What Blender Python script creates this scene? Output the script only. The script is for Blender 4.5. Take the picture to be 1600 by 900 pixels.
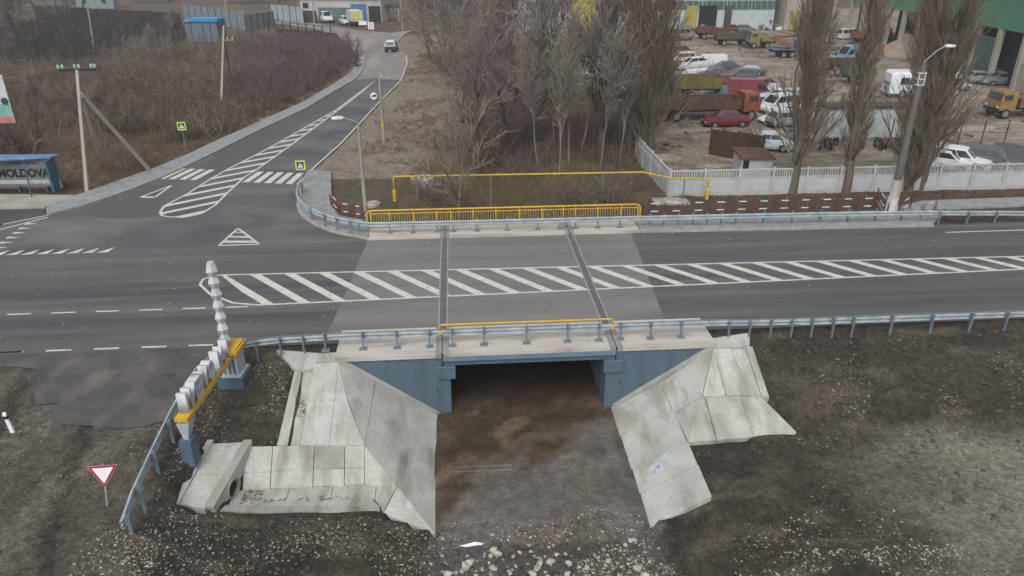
import bpy, math, random
import numpy as np
from mathutils import Vector, Matrix
R = math.radians
random.seed(7); RNG = np.random.default_rng(11)
for o in list(bpy.data.objects): bpy.data.objects.remove(o)
S = bpy.context.scene
COL = S.collection

# ------------------------------------------------------------------ camera
FPX, PITCH, YAW, CAMH = 1150.0, R(25.2), R(4.3), 16.0
cd = bpy.data.cameras.new('camera'); cam = bpy.data.objects.new('camera', cd); COL.objects.link(cam)
cam.location = (0, 0, CAMH); cam.rotation_euler = (R(90) - PITCH, 0, -YAW)
cd.sensor_width = 36; cd.lens = FPX / 1600 * 36; cd.clip_start = 0.1; cd.clip_end = 5000
S.camera = cam
# ------------------------------------------------------------------ sky and sun: an even winter overcast
SUN_EL, SUN_AZ = 48.0, 200.0
W = bpy.data.worlds.new('World'); S.world = W; W.use_nodes = True
wn = W.node_tree.nodes; wl = W.node_tree.links
bg = wn['Background']; sky = wn.new('ShaderNodeTexSky'); sky.sky_type = 'NISHITA'; sky.sun_disc = False
sky.sun_elevation = R(SUN_EL); sky.sun_rotation = R(SUN_AZ); sky.dust_density = 4.0; sky.air_density = 1.2; sky.ozone_density = 1.5
hs = wn.new('ShaderNodeHueSaturation'); hs.inputs['Saturation'].default_value = 0.22
wl.new(sky.outputs[0], hs.inputs['Color']); wl.new(hs.outputs[0], bg.inputs['Color'])
bg.inputs['Strength'].default_value = 0.15
sl = bpy.data.lights.new('sun', 'SUN'); sun = bpy.data.objects.new('sun', sl); COL.objects.link(sun)
sl.energy = 1.2; sl.angle = R(35); sl.color = (1.0, 0.97, 0.93)
az = R(SUN_AZ); el = R(SUN_EL)
sd = Vector((math.sin(az) * math.cos(el), math.cos(az) * math.cos(el), math.sin(el)))
sun.rotation_euler = sd.to_track_quat('Z', 'Y').to_euler(); sun.location = (0, 0, 80)
vs = S.view_settings; vs.view_transform = 'Standard'; vs.look = 'None'; vs.exposure = 0.28; vs.gamma = 1.0
vs.use_curve_mapping = False

# ------------------------------------------------------------------ surveying: where a line of sight meets a level / a wall line
_fw = np.array([math.sin(YAW) * math.cos(PITCH), math.cos(YAW) * math.cos(PITCH), -math.sin(PITCH)])
_rt = np.array([math.cos(YAW), -math.sin(YAW), 0.0]); _up = np.cross(_rt, _fw); _C = np.array([0, 0, CAMH])
def P(x, y, z=0.0):
    d = _fw + _rt * (x - 800) / FPX - _up * (y - 450) / FPX
    p = _C + d * (z - CAMH) / d[2]; return (float(p[0]), float(p[1]), z)
def PY(x, y, Y):
    d = _fw + _rt * (x - 800) / FPX - _up * (y - 450) / FPX
    p = _C + d * Y / d[1]; return (float(p[0]), float(p[1]), float(p[2]))

# ------------------------------------------------------------------ materials
MATS = {}
def rgb(h):
    h = h.lstrip('#'); c = [int(h[i:i+2], 16) / 255 for i in (0, 2, 4)]
    return tuple(x / 12.92 if x <= .04045 else ((x + .055) / 1.055) ** 2.4 for x in c)
def mat(name, c1, c2=None, scale=2.0, stretch=(1, 1, 1), rough=.85, metal=0.0, bump=0.0, bscale=30.0, fine=.12, fscale=40.0, lo=.35, hi=.65, attr=None, spec=.3, emit=None, detail=6, coat=0, stain=None):
    if name in MATS: return MATS[name]
    m = bpy.data.materials.new(name); m.use_nodes = True; nt = m.node_tree; n = nt.nodes; l = nt.links
    b = n['Principled BSDF']; b.inputs['Roughness'].default_value = rough; b.inputs['Metallic'].default_value = metal
    b.inputs['Specular IOR Level'].default_value = spec
    if coat: b.inputs['Coat Weight'].default_value = coat
    g = n.new('ShaderNodeNewGeometry'); mp = n.new('ShaderNodeMapping'); mp.inputs['Scale'].default_value = stretch
    l.new(g.outputs['Position'], mp.inputs['Vector'])
    def noise(sc, det, vec): 
        t = n.new('ShaderNodeTexNoise'); t.inputs['Scale'].default_value = sc; t.inputs['Detail'].default_value = det; l.new(vec, t.inputs['Vector']); return t
    t1 = noise(scale, detail, mp.outputs[0])
    rp = n.new('ShaderNodeMapRange'); rp.inputs['From Min'].default_value = lo; rp.inputs['From Max'].default_value = hi; l.new(t1.outputs['Fac'], rp.inputs['Value'])
    mx = n.new('ShaderNodeMix'); mx.data_type = 'RGBA'; l.new(rp.outputs[0], mx.inputs[0])
    c2 = c2 or tuple(x * .8 for x in c1)
    if attr:
        a = n.new('ShaderNodeAttribute'); a.attribute_name = attr
        dk = n.new('ShaderNodeMix'); dk.data_type = 'RGBA'; dk.blend_type = 'MULTIPLY'; dk.inputs[0].default_value = 1
        l.new(a.outputs['Color'], dk.inputs[6]); dk.inputs[7].default_value = (*c2, 1)
        l.new(a.outputs['Color'], mx.inputs[6]); l.new(dk.outputs[2], mx.inputs[7])
    else:
        mx.inputs[6].default_value = (*c1, 1); mx.inputs[7].default_value = (*c2, 1)
    out = mx.outputs[2]
    if stain:      # (colour, scale, lo, hi, stretch)
        mp2 = n.new('ShaderNodeMapping'); mp2.inputs['Scale'].default_value = stain[4]; l.new(g.outputs['Position'], mp2.inputs['Vector'])
        t3 = noise(stain[1], 7, mp2.outputs[0]); r3 = n.new('ShaderNodeMapRange')
        r3.inputs['From Min'].default_value = stain[2]; r3.inputs['From Max'].default_value = stain[3]; l.new(t3.outputs['Fac'], r3.inputs['Value'])
        m3 = n.new('ShaderNodeMix'); m3.data_type = 'RGBA'; l.new(r3.outputs[0], m3.inputs[0]); l.new(out, m3.inputs[6]); m3.inputs[7].default_value = (*stain[0], 1); out = m3.outputs[2]
    if fine:
        t2 = noise(fscale, 4, g.outputs['Position']); r2 = n.new('ShaderNodeMapRange'); r2.inputs['From Min'].default_value = .25; r2.inputs['From Max'].default_value = .75
        r2.inputs['To Min'].default_value = 1 - fine; r2.inputs['To Max'].default_value = 1 + fine; l.new(t2.outputs['Fac'], r2.inputs['Value'])
        mm = n.new('ShaderNodeMix'); mm.data_type = 'RGBA'; mm.blend_type = 'MULTIPLY'; mm.inputs[0].default_value = 1
        l.new(out, mm.inputs[6]); l.new(r2.outputs[0], mm.inputs[7]); out = mm.outputs[2]
    l.new(out, b.inputs['Base Color'])
    if bump:
        t4 = noise(bscale, 5, g.outputs['Position']); bp = n.new('ShaderNodeBump'); bp.inputs['Strength'].default_value = bump; bp.inputs['Distance'].default_value = .05
        l.new(t4.outputs['Fac'], bp.inputs['Height']); l.new(bp.outputs[0], b.inputs['Normal'])
    if emit:
        b.inputs['Emission Color'].default_value = (*emit, 1); b.inputs['Emission Strength'].default_value = 1
    MATS[name] = m; return m
def paint(hexc, rough=.45, name=None, dirty=.15):
    c = rgb(hexc); return mat(name or 'paint_' + hexc, c, tuple(x * (1 - dirty) for x in c), 3, rough=rough, fine=.06, spec=.4)

# ------------------------------------------------------------------ mesh builder
class MB:
    def __init__(s): s.v = []; s.f = []
    def add(s, vs, fs):
        o = len(s.v); s.v += [tuple(p) for p in vs]; s.f += [tuple(i + o for i in f) for f in fs]; return s
    def box(s, c, d, rz=0.0, ry=0.0, rx=0.0):
        x, y, z = d[0] / 2, d[1] / 2, d[2] / 2
        vs = [Vector(p) for p in ((-x,-y,-z),(x,-y,-z),(x,y,-z),(-x,y,-z),(-x,-y,z),(x,-y,z),(x,y,z),(-x,y,z))]
        if rz or ry or rx:
            M = Matrix.Rotation(rz, 3, 'Z') @ Matrix.Rotation(ry, 3, 'Y') @ Matrix.Rotation(rx, 3, 'X'); vs = [M @ p for p in vs]
        c = Vector(c)
        return s.add([p + c for p in vs], [(0,3,2,1),(4,5,6,7),(0,1,5,4),(1,2,6,5),(2,3,7,6),(3,0,4,7)])
    def prism(s, poly, dz, axis=(0, 0, 1)):
        """poly: list of 3D points (top); extruded by dz along -axis"""
        a = Vector(axis) * dz; n = len(poly); t = [Vector(p) for p in poly]; b = [p - a for p in t]
        fs = [tuple(range(n)), tuple(range(2 * n - 1, n - 1, -1))] + [(i, i + n, (i + 1) % n + n, (i + 1) % n) for i in range(n)]
        return s.add(t + b, fs)
    def sheet(s, poly): return s.add(poly, [tuple(range(len(poly)))])
    def tube(s, pts, r, n=8, caps=True, rs=None):
        pts = [Vector(p) for p in pts]; o = len(s.v); m = len(pts); nrm = None
        for i, p in enumerate(pts):
            d = (pts[min(i + 1, m - 1)] - pts[max(i - 1, 0)]); d = d.normalized() if d.length > 1e-9 else Vector((0, 0, 1))
            if nrm is None:
                nrm = d.orthogonal().normalized() if abs(d.z) < .9 else Vector((1, 0, 0))
            nrm = (nrm - d * nrm.dot(d)); nrm = nrm.normalized() if nrm.length > 1e-6 else d.orthogonal().normalized()
            bn = d.cross(nrm); rr = rs[i] if rs else r
            for k in range(n):
                a = 2 * math.pi * (k + .5) / n; s.v.append(tuple(p + (nrm * math.cos(a) + bn * math.sin(a)) * rr))
        for i in range(m - 1):
            for k in range(n):
                a = o + i * n + k; b = o + i * n + (k + 1) % n; s.f.append((a, b, b + n, a + n))
        if caps: s.f.append(tuple(o + k for k in range(n - 1, -1, -1))); s.f.append(tuple(o + (m - 1) * n + k for k in range(n)))
        return s
    def cyl(s, p0, p1, r, n=12): return s.tube([p0, p1], r, n)
    def lathe(s, prof, c=(0, 0, 0), n=12, a0=0.0):
        o = len(s.v); m = len(prof)
        for r, z in prof:
            for k in range(n):
                a = a0 + 2 * math.pi * k / n; s.v.append((c[0] + r * math.cos(a), c[1] + r * math.sin(a), c[2] + z))
        for i in range(m - 1):
            for k in range(n):
                a = o + i * n + k; b = o + i * n + (k + 1) % n; s.f.append((a, b, b + n, a + n))
        s.f.append(tuple(o + k for k in range(n - 1, -1, -1))); s.f.append(tuple(o + (m - 1) * n + k for k in range(n)))
        return s
    def loft(s, rings):
        o = len(s.v); n = len(rings[0])
        for r in rings: s.v += [tuple(p) for p in r]
        for i in range(len(rings) - 1):
            for k in range(n):
                a = o + i * n + k; b = o + i * n + (k + 1) % n; s.f.append((a, b, b + n, a + n))
        s.f.append(tuple(o + k for k in range(n - 1, -1, -1))); s.f.append(tuple(o + (len(rings) - 1) * n + k for k in range(n)))
        return s
    def mesh(s, name, m=None, smooth=False):
        me = bpy.data.meshes.new(name); me.from_pydata(s.v, [], s.f); me.validate(); me.update()
        import bmesh
        bm = bmesh.new(); bm.from_mesh(me); bmesh.ops.recalc_face_normals(bm, faces=bm.faces); bm.to_mesh(me); bm.free()
        if m: me.materials.append(m)
        if smooth: me.polygons.foreach_set('use_smooth', [True] * len(me.polygons))
        return me
    def build(s, name, m, parent=None, smooth=False, loc=None, rz=0.0):
        return link(name, s.mesh(name, m, smooth), parent, loc, rz)
def link(name, me, parent=None, loc=None, rz=0.0):
    o = bpy.data.objects.new(name, me); COL.objects.link(o)
    if loc: o.location = loc
    if rz: o.rotation_euler.z = rz
    if parent: o.parent = parent
    return o
def tag(o, label, cat, group=None):
    o['label'] = label; o['category'] = cat
    if group: o['group'] = group
    return o
def thing(name, label, cat, loc=(0, 0, 0), rz=0.0, group=None):
    o = bpy.data.objects.new(name, None); COL.objects.link(o); o.empty_display_size = .3
    o.location = loc; o.rotation_euler.z = rz; return tag(o, label, cat, group)
def struct(o, kind='structure'): o['kind'] = kind; return o
def copy_tree(o, parent=None):
    c = o.copy(); COL.objects.link(c); c.parent = parent
    for ch in list(o.children): copy_tree(ch, c)
    return c
def text_mesh(body, size, extrude, name, m, offset=0.0, shear=0.0):
    cu = bpy.data.curves.new('t', 'FONT'); cu.body = body; cu.size = size; cu.extrude = extrude; cu.offset = offset; cu.shear = shear
    cu.align_x = 'CENTER'; cu.align_y = 'BOTTOM_BASELINE'; cu.resolution_u = 4
    t = bpy.data.objects.new('t', cu); COL.objects.link(t); bpy.context.view_layer.update()
    me = bpy.data.meshes.new_from_object(t.evaluated_get(bpy.context.evaluated_depsgraph_get())); bpy.data.objects.remove(t)
    me.name = name; me.materials.clear(); me.materials.append(m); return me

# ------------------------------------------------------------------ value noise for terrain
def vnoise(x, y, seed=0):
    xi = np.floor(x).astype(np.int64); yi = np.floor(y).astype(np.int64); fx = x - xi; fy = y - yi
    fx = fx * fx * (3 - 2 * fx); fy = fy * fy * (3 - 2 * fy)
    def hsh(a, b):
        h = (a * 374761393 + b * 668265263 + seed * 974634777) & 0x7fffffff; h = ((h ^ (h >> 13)) * 1274126177) & 0x7fffffff
        return ((h ^ (h >> 16)) & 0xffff) / 65535.0
    return (hsh(xi, yi) * (1 - fx) + hsh(xi + 1, yi) * fx) * (1 - fy) + (hsh(xi, yi + 1) * (1 - fx) + hsh(xi + 1, yi + 1) * fx) * fy
def fbm(x, y, seed=0, oct=4):
    s = 0; a = .5
    for i in range(oct): s = s + a * vnoise(x * 2 ** i, y * 2 ** i, seed + i * 17); a *= .5
    return s
# ================================================================== concrete lining of the underpass mouth (its corner points also cut the terrain)
WY = 27.33                       # face of the bridge
def on_left(x, y): return -2.95 + (-1.25 - x) * .7
LS, RS = [], []                  # slabs: lists of 3D corners
# left: lining strip along the channel
xo = -3.85
for a, b in ((27.3, 25.5), (25.5, 24.1), (24.1, 22.95)):
    LS.append([(xo, a, -1.15), (-1.25, a, -2.97), (-1.25, b, -2.98), (xo, b, -1.18)])
LS.append([(xo, 22.95, -1.2), (-1.25, 22.95, -2.98), (-1.24, 21.6, -2.99), (-2.6, 21.6, -2.08)])
LS.append([(-2.6, 21.6, -2.1), (-1.24, 21.6, -2.99), (-1.2, 20.0, -3.0), (-3.05, 20.55, -2.38)])
# left: cone between strip and embankment, then the embankment face
LS.append([(-5.3, 27.25, -.03), (xo, 27.3, -1.12), (xo, 25.4, -1.17), (-4.75, 25.35, -.62)])
LS.append([(-4.75, 25.35, -.63), (xo, 25.4, -1.17), (xo, 22.95, -1.2)])
for x0, x1, x2, x3 in ((-6.3, -5.25, -5.2, -6.3),):
    LS.append([(-6.3, 27.2, -.05), (-5.3, 27.25, -.03), (-5.22, 25.2, -.58), (-6.3, 25.2, -.6)])
LS.append([(-5.3, 27.25, -.035), (-4.75, 25.35, -.63), (-4.7, 25.15, -.68), (-5.22, 25.2, -.585)])
LS.append([(-6.3, 25.2, -.6), (-5.22, 25.2, -.585), (-5.2, 23.05, -1.2), (-6.3, 23.15, -1.2)])
LS.append([(-5.22, 25.2, -.585), (-4.7, 25.15, -.66), (xo, 22.95, -1.2), (-5.2, 23.05, -1.2)])
LS.append([(-7.05, 26.8, -.16), (-6.75, 26.8, -.16), (-6.75, 23.2, -1.2), (-7.15, 23.2, -1.2)])        # chute kerb
LS.append([(-6.73, 26.8, -.3), (-6.34, 26.9, -.3), (-6.34, 23.2, -1.32), (-6.73, 23.2, -1.32)])        # chute bed
LS.append([(-8.1, 28.35, .03), (-6.0, 27.9, .03), (-6.3, 26.85, -.12), (-6.95, 26.8, -.14)])           # chute mouth
LS.append([(-6.0, 27.9, .06), (-5.2, 27.9, .06), (-5.32, 27.27, -.01), (-6.28, 27.22, -.03)])
# left: ditch
xs = [-8.3, -7.3, -5.75, -4.6]
uA = lambda x: (x, 23.2 + (xo - x) * .055 - .2, -1.21)
for i in range(4):
    a = xs[i]; b = xs[i + 1] if i < 3 else xo
    LS.append([uA(a), uA(b), (b, 22.45, -1.83), (a, 22.5, -1.83)])
    LS.append([(a, 22.5, -1.84), (b, 22.45, -1.84), (b, 22.02, -2.28), (a, 22.05, -2.27)])
LS.append([uA(xo), (-2.62, 21.62, -2.09), (-2.95, 21.75, -2.25), (xo, 22.02, -2.27)])
for a, b in ((-8.6, -6.6), (-6.6, -5.0), (-5.0, -3.4)):
    LS.append([(a, 22.05, -2.29), (b, 22.02, -2.29), (b, 21.2, -2.31), (a, 21.2, -2.3)])
LS.append([(-3.4, 22.0, -2.29), (-2.62, 21.6, -2.12), (-3.05, 20.6, -2.37), (-3.4, 21.2, -2.31)])
LS.append([(-8.7, 21.19, -2.2), (-3.5, 21.19, -2.24), (-3.15, 20.62, -2.16), (-8.7, 20.68, -2.03)])
# right: lining strip
xo2 = 8.63
for a, b in ((27.3, 25.2), (25.2, 23.0), (23.0, 21.6), (21.6, 19.9)):
    dz = 0 if b > 20 else -.05
    RS.append([(6.52, a, -2.97 + dz), (xo2 + .02, a, -1.72 + dz), (xo2 - .02 * (27 - b) / 7, b, -1.75 + dz), (6.48, b - (.07 if b < 20 else 0), -2.99 + dz)])
# right: cone and embankment face
ap = (10.85, 27.2, -.05)
RS.append([(xo2, 27.3, -1.72), (10.9, 27.3, -.03), ap, (xo2, 26.85, -1.73)])
RS.append([(xo2, 26.85, -1.73), ap, (9.75, 24.95, -1.0), (xo2, 24.9, -1.74)])
RS.append([(xo2, 24.9, -1.745), (9.75, 24.95, -1.005), (9.85, 24.95, -1.0), (9.8, 23.0, -1.75), (8.66, 22.95, -1.75)])
RS.append([ap, (10.75, 24.9, -.98), (9.77, 24.95, -1.0)])
RS.append([ap, (11.6, 27.15, -.06), (11.75, 24.85, -.98), (10.77, 24.9, -.975)])
RS.append([(9.87, 24.93, -1.005), (11.3, 24.86, -.99), (11.35, 23.05, -1.73), (9.82, 23.0, -1.75)])
RS.append([(11.3, 24.86, -.99), (12.2, 24.75, -1.03), (13.2, 23.1, -1.76), (11.35, 23.05, -1.73)])
RS.append([(11.63, 27.15, -.1), (12.3, 27.2, -.12), (12.2, 24.75, -1.06), (11.77, 24.85, -1.03)])
RS.append([(12.3, 27.2, -.03), (12.62, 27.25, -.05), (12.5, 24.7, -1.0), (12.2, 24.75, -1.0)])
RS.append([(10.95, 27.9, .05), (12.9, 28.3, .05), (12.5, 27.25, -.06), (11.0, 27.23, -.03)])

# ================================================================== terrain
CP = [(x, 28.4, -.06) for x in range(-60, 61, 4)] + [(x, 31, -.06) for x in range(-60, 61, 10)] + [
 (14,27.2,-.25),(13.6,25.2,-1.1),(14,23.3,-1.72),(17,23.3,-1.65),(21,23.6,-1.55),(26,24,-1.4),(32,24.6,-1.2),(40,25.5,-.9),(20,26.6,-.5),(30,26.8,-.4),
 (15,20,-1.8),(20,18,-1.75),(28,20,-1.5),(40,22,-1.1),(40,15,-1.3),(55,20,-.9),(12,18.5,-1.85),(10,15.5,-2.15),(20,10,-1.9),(30,8,-1.7),(9.2,21,-1.78),(9.2,23,-1.76),(9,18.6,-2.0),(8.2,17,-2.5),(7,18.5,-2.9),(7.4,14,-2.8),(10,10,-2.5),
 (2.8,19,-3.08),(2.8,14,-3.15),(2.8,9,-3.2),(-1,18.8,-3.02),(-1.2,16,-3.0),(6,15.5,-3.05),(6,10,-3.1),
 (-3,19.4,-2.5),(-3,16.5,-2.55),(-3,12,-2.7),(-5,20.2,-2.2),(-5,17,-2.05),(-7,20.3,-2.05),(-8.8,20.2,-1.85),(-9.2,18,-1.25),(-10.6,18.3,-.7),(-10.0,22.4,-.92),(-10.8,21,-.75),(-10.2,20.6,-1.3),(-9.6,23.5,-1.05),(-8,24.2,-.98),(-7.5,25.5,-.62),(-7.5,23.4,-1.2),(-9.5,26.4,-.5),(-8.2,26.9,-.3),
 (-10.9,24.5,-.55),(-12.2,24,-.42),(-12.5,20,-.55),(-16,23,-.4),(-16,17,-.75),(-25,25,-.2),(-25,18,-.5),(-40,22,-.3),(-11.5,14,-.95),(-9,14.5,-1.35),(-6,13,-2.0),(-15,11,-.95),(-6,8,-2.2),(-12,6,-1.2),(-30,10,-.7),(-55,15,-.4),(-13,26.8,-.12),(-17,26.8,-.12)]
CPA = np.array(CP, float)
def tps(a, b):
    d = np.sqrt(((a[:, None, :] - b[None]) ** 2).sum(-1)); return d ** 2 * np.log(d + 1e-9)
_K = tps(CPA[:, :2], CPA[:, :2]) + np.eye(len(CPA)) * .02; _Pm = np.c_[np.ones(len(CPA)), CPA[:, :2]]
_sol = np.linalg.solve(np.block([[_K, _Pm], [_Pm.T, np.zeros((3, 3))]]), np.r_[CPA[:, 2], 0, 0, 0])
def fore(x, y):
    q = np.c_[x, y]; o = np.empty(len(x))
    for i in range(0, len(x), 4000):
        s = q[i:i + 4000]; o[i:i + 4000] = tps(s, CPA[:, :2]) @ _sol[:-3] + np.c_[np.ones(len(s)), s] @ _sol[-3:]
    return o
def sstep(a, b, x): t = np.clip((x - a) / (b - a), 0, 1); return t * t * (3 - 2 * t)
def gully(x, y):
    xc = 2.8 + np.clip(y - 45, 0, 60) * .09; d = np.interp(y, [43, 47, 56, 70, 100, 130], [3.0, 2.9, 1.9, 1.2, .8, 0]); w = np.interp(y, [43, 48, 70], [3.4, 2.0, 1.2])
    return -d + np.maximum(0, np.abs(x - xc) - w) * .62
def height(x, y):
    x = np.asarray(x, float); y = np.asarray(y, float)
    z = np.full(x.shape, -.06)
    z = z - .05 * sstep(43, 46, y)
    hill = sstep(-30, -75, x) * sstep(60, 120, y) * 2.0
    z = z + hill * 0
    fm = y < 29.5
    if fm.any():
        zf = np.clip(fore(x[fm], y[fm]), -3.3, 0); t = sstep(28.2, 29.2, y[fm]); z[fm] = zf * (1 - t) + z[fm] * t
    rough = np.where(y < 28, 1, np.where(y > 45, 1, 0)) * np.where((y < 28) & (y > 27.4), .3, 1)
    z = z + rough * ((fbm(x * .9, y * .9, 3, 4) - .47) * .3 + (fbm(x * .25, y * .25, 9, 3) - .44) * .25 * np.where(y > 45, .5, 1))
    rutm = np.abs(((x + .28 * (y - 24) + 15.2 + .25 * np.sin(y * .4)) % 3.1) - 1.0); z = np.where((y < 27.6) & (x < -11.6), z - .07 * np.exp(-(rutm / .22) ** 2), z)
    dirt = (y < 28.2) & (x < -11.3); z = np.where(dirt, z + (fbm(x * 1.4, y * .5, 31, 3) - .45) * .08, z)
    tunnel = (y > 19.7) & (y < 44.5) & (x > -1.35) & (x < 6.75)
    z = np.where(tunnel, -3.0 + (fbm(x * .8, y * .8, 5, 4) - .47) * .14, z)
    bk = y >= 43.2; z = np.where(bk, np.minimum(z, gully(x, y) + (fbm(x, y, 8, 3) - .45) * .3), z)
    return z
gx = np.r_[-1500, -800, -450, np.arange(-260, -70, 12), np.arange(-70, -25, 1.0), np.arange(-25, 35, .25), np.arange(35, 100, 1.0), np.arange(100, 261, 12), 450, 800, 1500]
gy = np.r_[-300, -100, -40, -10, 0, 3, np.arange(5, 29.5, .25), np.arange(29.5, 62, .5), np.arange(62, 145, 1.2), np.arange(145, 300, 6), 340, 420, 600, 1000, 1800]
GX, GY = np.meshgrid(gx, gy); GZ = height(GX.ravel(), np.clip(GY.ravel(), 4, None)).reshape(GX.shape)
def cut(tri, off):
    (x1, y1, z1), (x2, y2, z2), (x3, y3, z3) = tri; d = (y2 - y3) * (x1 - x3) + (x3 - x2) * (y1 - y3)
    if abs(d) < 1e-6: return
    i0, i1 = np.searchsorted(gx, [min(x1, x2, x3), max(x1, x2, x3)]); j0, j1 = np.searchsorted(gy, [min(y1, y2, y3), max(y1, y2, y3)])
    X = GX[j0:j1, i0:i1]; Y = GY[j0:j1, i0:i1]
    a = ((y2 - y3) * (X - x3) + (x3 - x2) * (Y - y3)) / d; b = ((y3 - y1) * (X - x3) + (x1 - x3) * (Y - y3)) / d; c = 1 - a - b
    ins = (a > -.02) & (b > -.02) & (c > -.02); zz = a * z1 + b * z2 + c * z3 - off
    GZ[j0:j1, i0:i1] = np.where(ins, np.minimum(GZ[j0:j1, i0:i1], zz), GZ[j0:j1, i0:i1])
HEAD = [(-8.32, 23.3, -1.2), (-9.6, 23.3, -1.1), (-10.2, 20.6, -1.85), (-8.62, 20.5, -2.0)]
HEAD2 = [[(-5.4, 28.3, -.25), (-1.1, 28.3, -3.2), (-1.1, 27.1, -3.2), (-5.4, 27.1, -.25)], [(11.0, 28.3, -.25), (6.6, 28.3, -3.2), (6.6, 27.1, -3.2), (11.0, 27.1, -.25)]]
for poly in LS + RS + [HEAD] + HEAD2:
    for k in range(1, len(poly) - 1): cut((poly[0], poly[k], poly[k + 1]), .2)
def ground_z(x, y):
    i = int(np.clip(np.searchsorted(gx, x) - 1, 0, len(gx) - 2)); j = int(np.clip(np.searchsorted(gy, y) - 1, 0, len(gy) - 2))
    u = (x - gx[i]) / (gx[i + 1] - gx[i]); v = (y - gy[j]) / (gy[j + 1] - gy[j])
    return float(GZ[j, i] * (1 - u) * (1 - v) + GZ[j, i + 1] * u * (1 - v) + GZ[j + 1, i] * (1 - u) * v + GZ[j + 1, i + 1] * u * v)
# soil kinds as a colour attribute (what the ground is made of, plus painted shade under the bridge)
X = GX.ravel(); Y = GY.ravel(); n1 = fbm(X * .35, Y * .35, 41, 5); n2 = fbm(X * 1.3, Y * 1.3, 51, 4); n3 = fbm(X * .12, Y * .2, 61, 4)
def lin(h): return np.array(rgb(h))
colr = np.tile(lin('#3f3c36'), (len(X), 1))
def blend(mask, h):
    global colr
    m = np.clip(mask, 0, 1)[:, None]; colr = colr * (1 - m) + lin(h)[None] * m
blend((n1 - .42) * 4, '#34312c'); blend((n2 - .5) * 3 , '#4b4740'); blend(np.clip((fbm(X * .5, Y * 1.6, 45, 4) - .5) * 6, 0, 1) * .7, '#5b554a')
blend(((Y < 26) & (X > 13)) * sstep(23.8, 21.5, Y) * sstep(12, 17, X) * .8 * np.clip((n1 - .3) * 5, 0, 1), '#68645b')                       # worn flat field
blend((Y < 24) * sstep(13, 18, X) * np.clip((n3 - .47) * 7, 0, 1), '#78746a')
tr = (Y < 28.3) * sstep(-10.7, -12.2, X + .18 * (Y - 24))
blend(tr * .95, '#534f49'); blend(tr * np.clip((fbm(X * .6 - Y * .15, Y * .12, 71, 3) - .45) * 8, 0, 1), '#625d56')
rut = np.abs(((X + .28 * (Y - 24) + 15.2 + .25 * np.sin(Y * .4)) % 3.1) - 1.0) < .28; blend(tr * rut * .75 * np.clip((n1 - .25) * 4, 0, 1), '#37342f')                              # dirt track with wheel ruts
blend((Y > 19.4) * (Y < 45) * (X > -1.5) * (X < 6.8), '#625c56'); blend((Y > 22.5) * (Y < 45) * (X > -1.5) * (X < 6.8) * sstep(22.4, 26, Y + (X - 2) * -.7), '#2c261f')  # last blend paints the deep shade under the bridge into the ground
blend((Y > 16.5) * (Y < 23.3) * (X > -1.3) * (X < 6.6) * np.clip((n1 - .35) * 4, 0, 1) * .8, '#6a6664')
blend((Y < 19.3) * (X > -1.6) * (X < 6.8) * .7, '#4a4745')
back = Y > 43
blend(back * 1.0, '#5b5047'); blend(back * np.clip((n1 - .42) * 5, 0, 1), '#5f5145'); blend(back * (X < -15) * np.clip((n2 - .45) * 4, 0, 1) * .7, '#6b5847')
blend(back * (X < -14) * np.clip((n3 - .5) * 8, 0, 1) * .6, '#786850')
grs = np.clip((fbm(X * .4, Y * .4, 81, 3) - .46) * 9, 0, 1)
blend(back * (Y < 64) * (X > -8) * (X < 12) * grs * .75, '#4a5a32'); blend(back * (Y < 64) * (X > -4) * (X < 9) * np.clip((n2 - .45) * 5, 0, 1) * .6, '#6e5f45')
sh = back * sstep(3.0, -4, X + np.interp(Y, [50, 130], [0, -2])) * (X > -20) * (Y > 54) * (Y < 150); blend(sh, '#857b70'); blend(sh * np.clip((n2 - .42) * 4, 0, 1) * .6, '#6f655b')
lf = (Y > 43) * (Y < 48.3) * (X > 9); blend(lf * .9, '#4f4a44'); blend(lf * np.clip((n2 - .45) * 6, 0, 1) * sstep(45.6, 47.2, Y), '#64503f'); blend(lf * np.clip((n1 - .52) * 6, 0, 1), '#4c453e')
yd = (Y > 48.3) * (X > np.interp(Y, [48, 58, 75, 130], [14.7, 15.5, 18, 14])) * (Y < 200); blend(yd * 1.0, '#857c70'); blend(yd * np.clip((n3 - .44) * 8, 0, 1), '#6b6258'); blend(yd * np.clip((n2 - .48) * 5, 0, 1) * .7, '#9a9184'); blend(yd * (Y < 62) * np.clip((n1 - .4) * 5, 0, 1) * .6, '#77705a')
blend(yd * np.clip((fbm(X * .3, Y * .9, 91, 4) - .52) * 10, 0, 1) * .8, '#a79e92')
ny, nx = GX.shape
idx = np.arange(ny * nx).reshape(ny, nx)
me = bpy.data.meshes.new('ground'); nf = (ny - 1) * (nx - 1)
quads = np.stack([idx[:-1, :-1], idx[:-1, 1:], idx[1:, 1:], idx[1:, :-1]], -1).reshape(-1, 4)
me.vertices.add(ny * nx); me.vertices.foreach_set('co', np.c_[X, Y, GZ.ravel()].astype(np.float32).ravel())
me.loops.add(nf * 4); me.loops.foreach_set('vertex_index', quads.ravel().astype(np.int32))
me.polygons.add(nf); me.polygons.foreach_set('loop_start', np.arange(0, nf * 4, 4, dtype=np.int32)); me.polygons.foreach_set('loop_total', np.full(nf, 4, np.int32))
me.update(); me.validate()
ca = me.color_attributes.new('soil_and_shade', 'FLOAT_COLOR', 'POINT'); ca.data.foreach_set('color', np.c_[colr, np.ones(len(X))].astype(np.float32).ravel())
me.polygons.foreach_set('use_smooth', [True] * nf)
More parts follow.
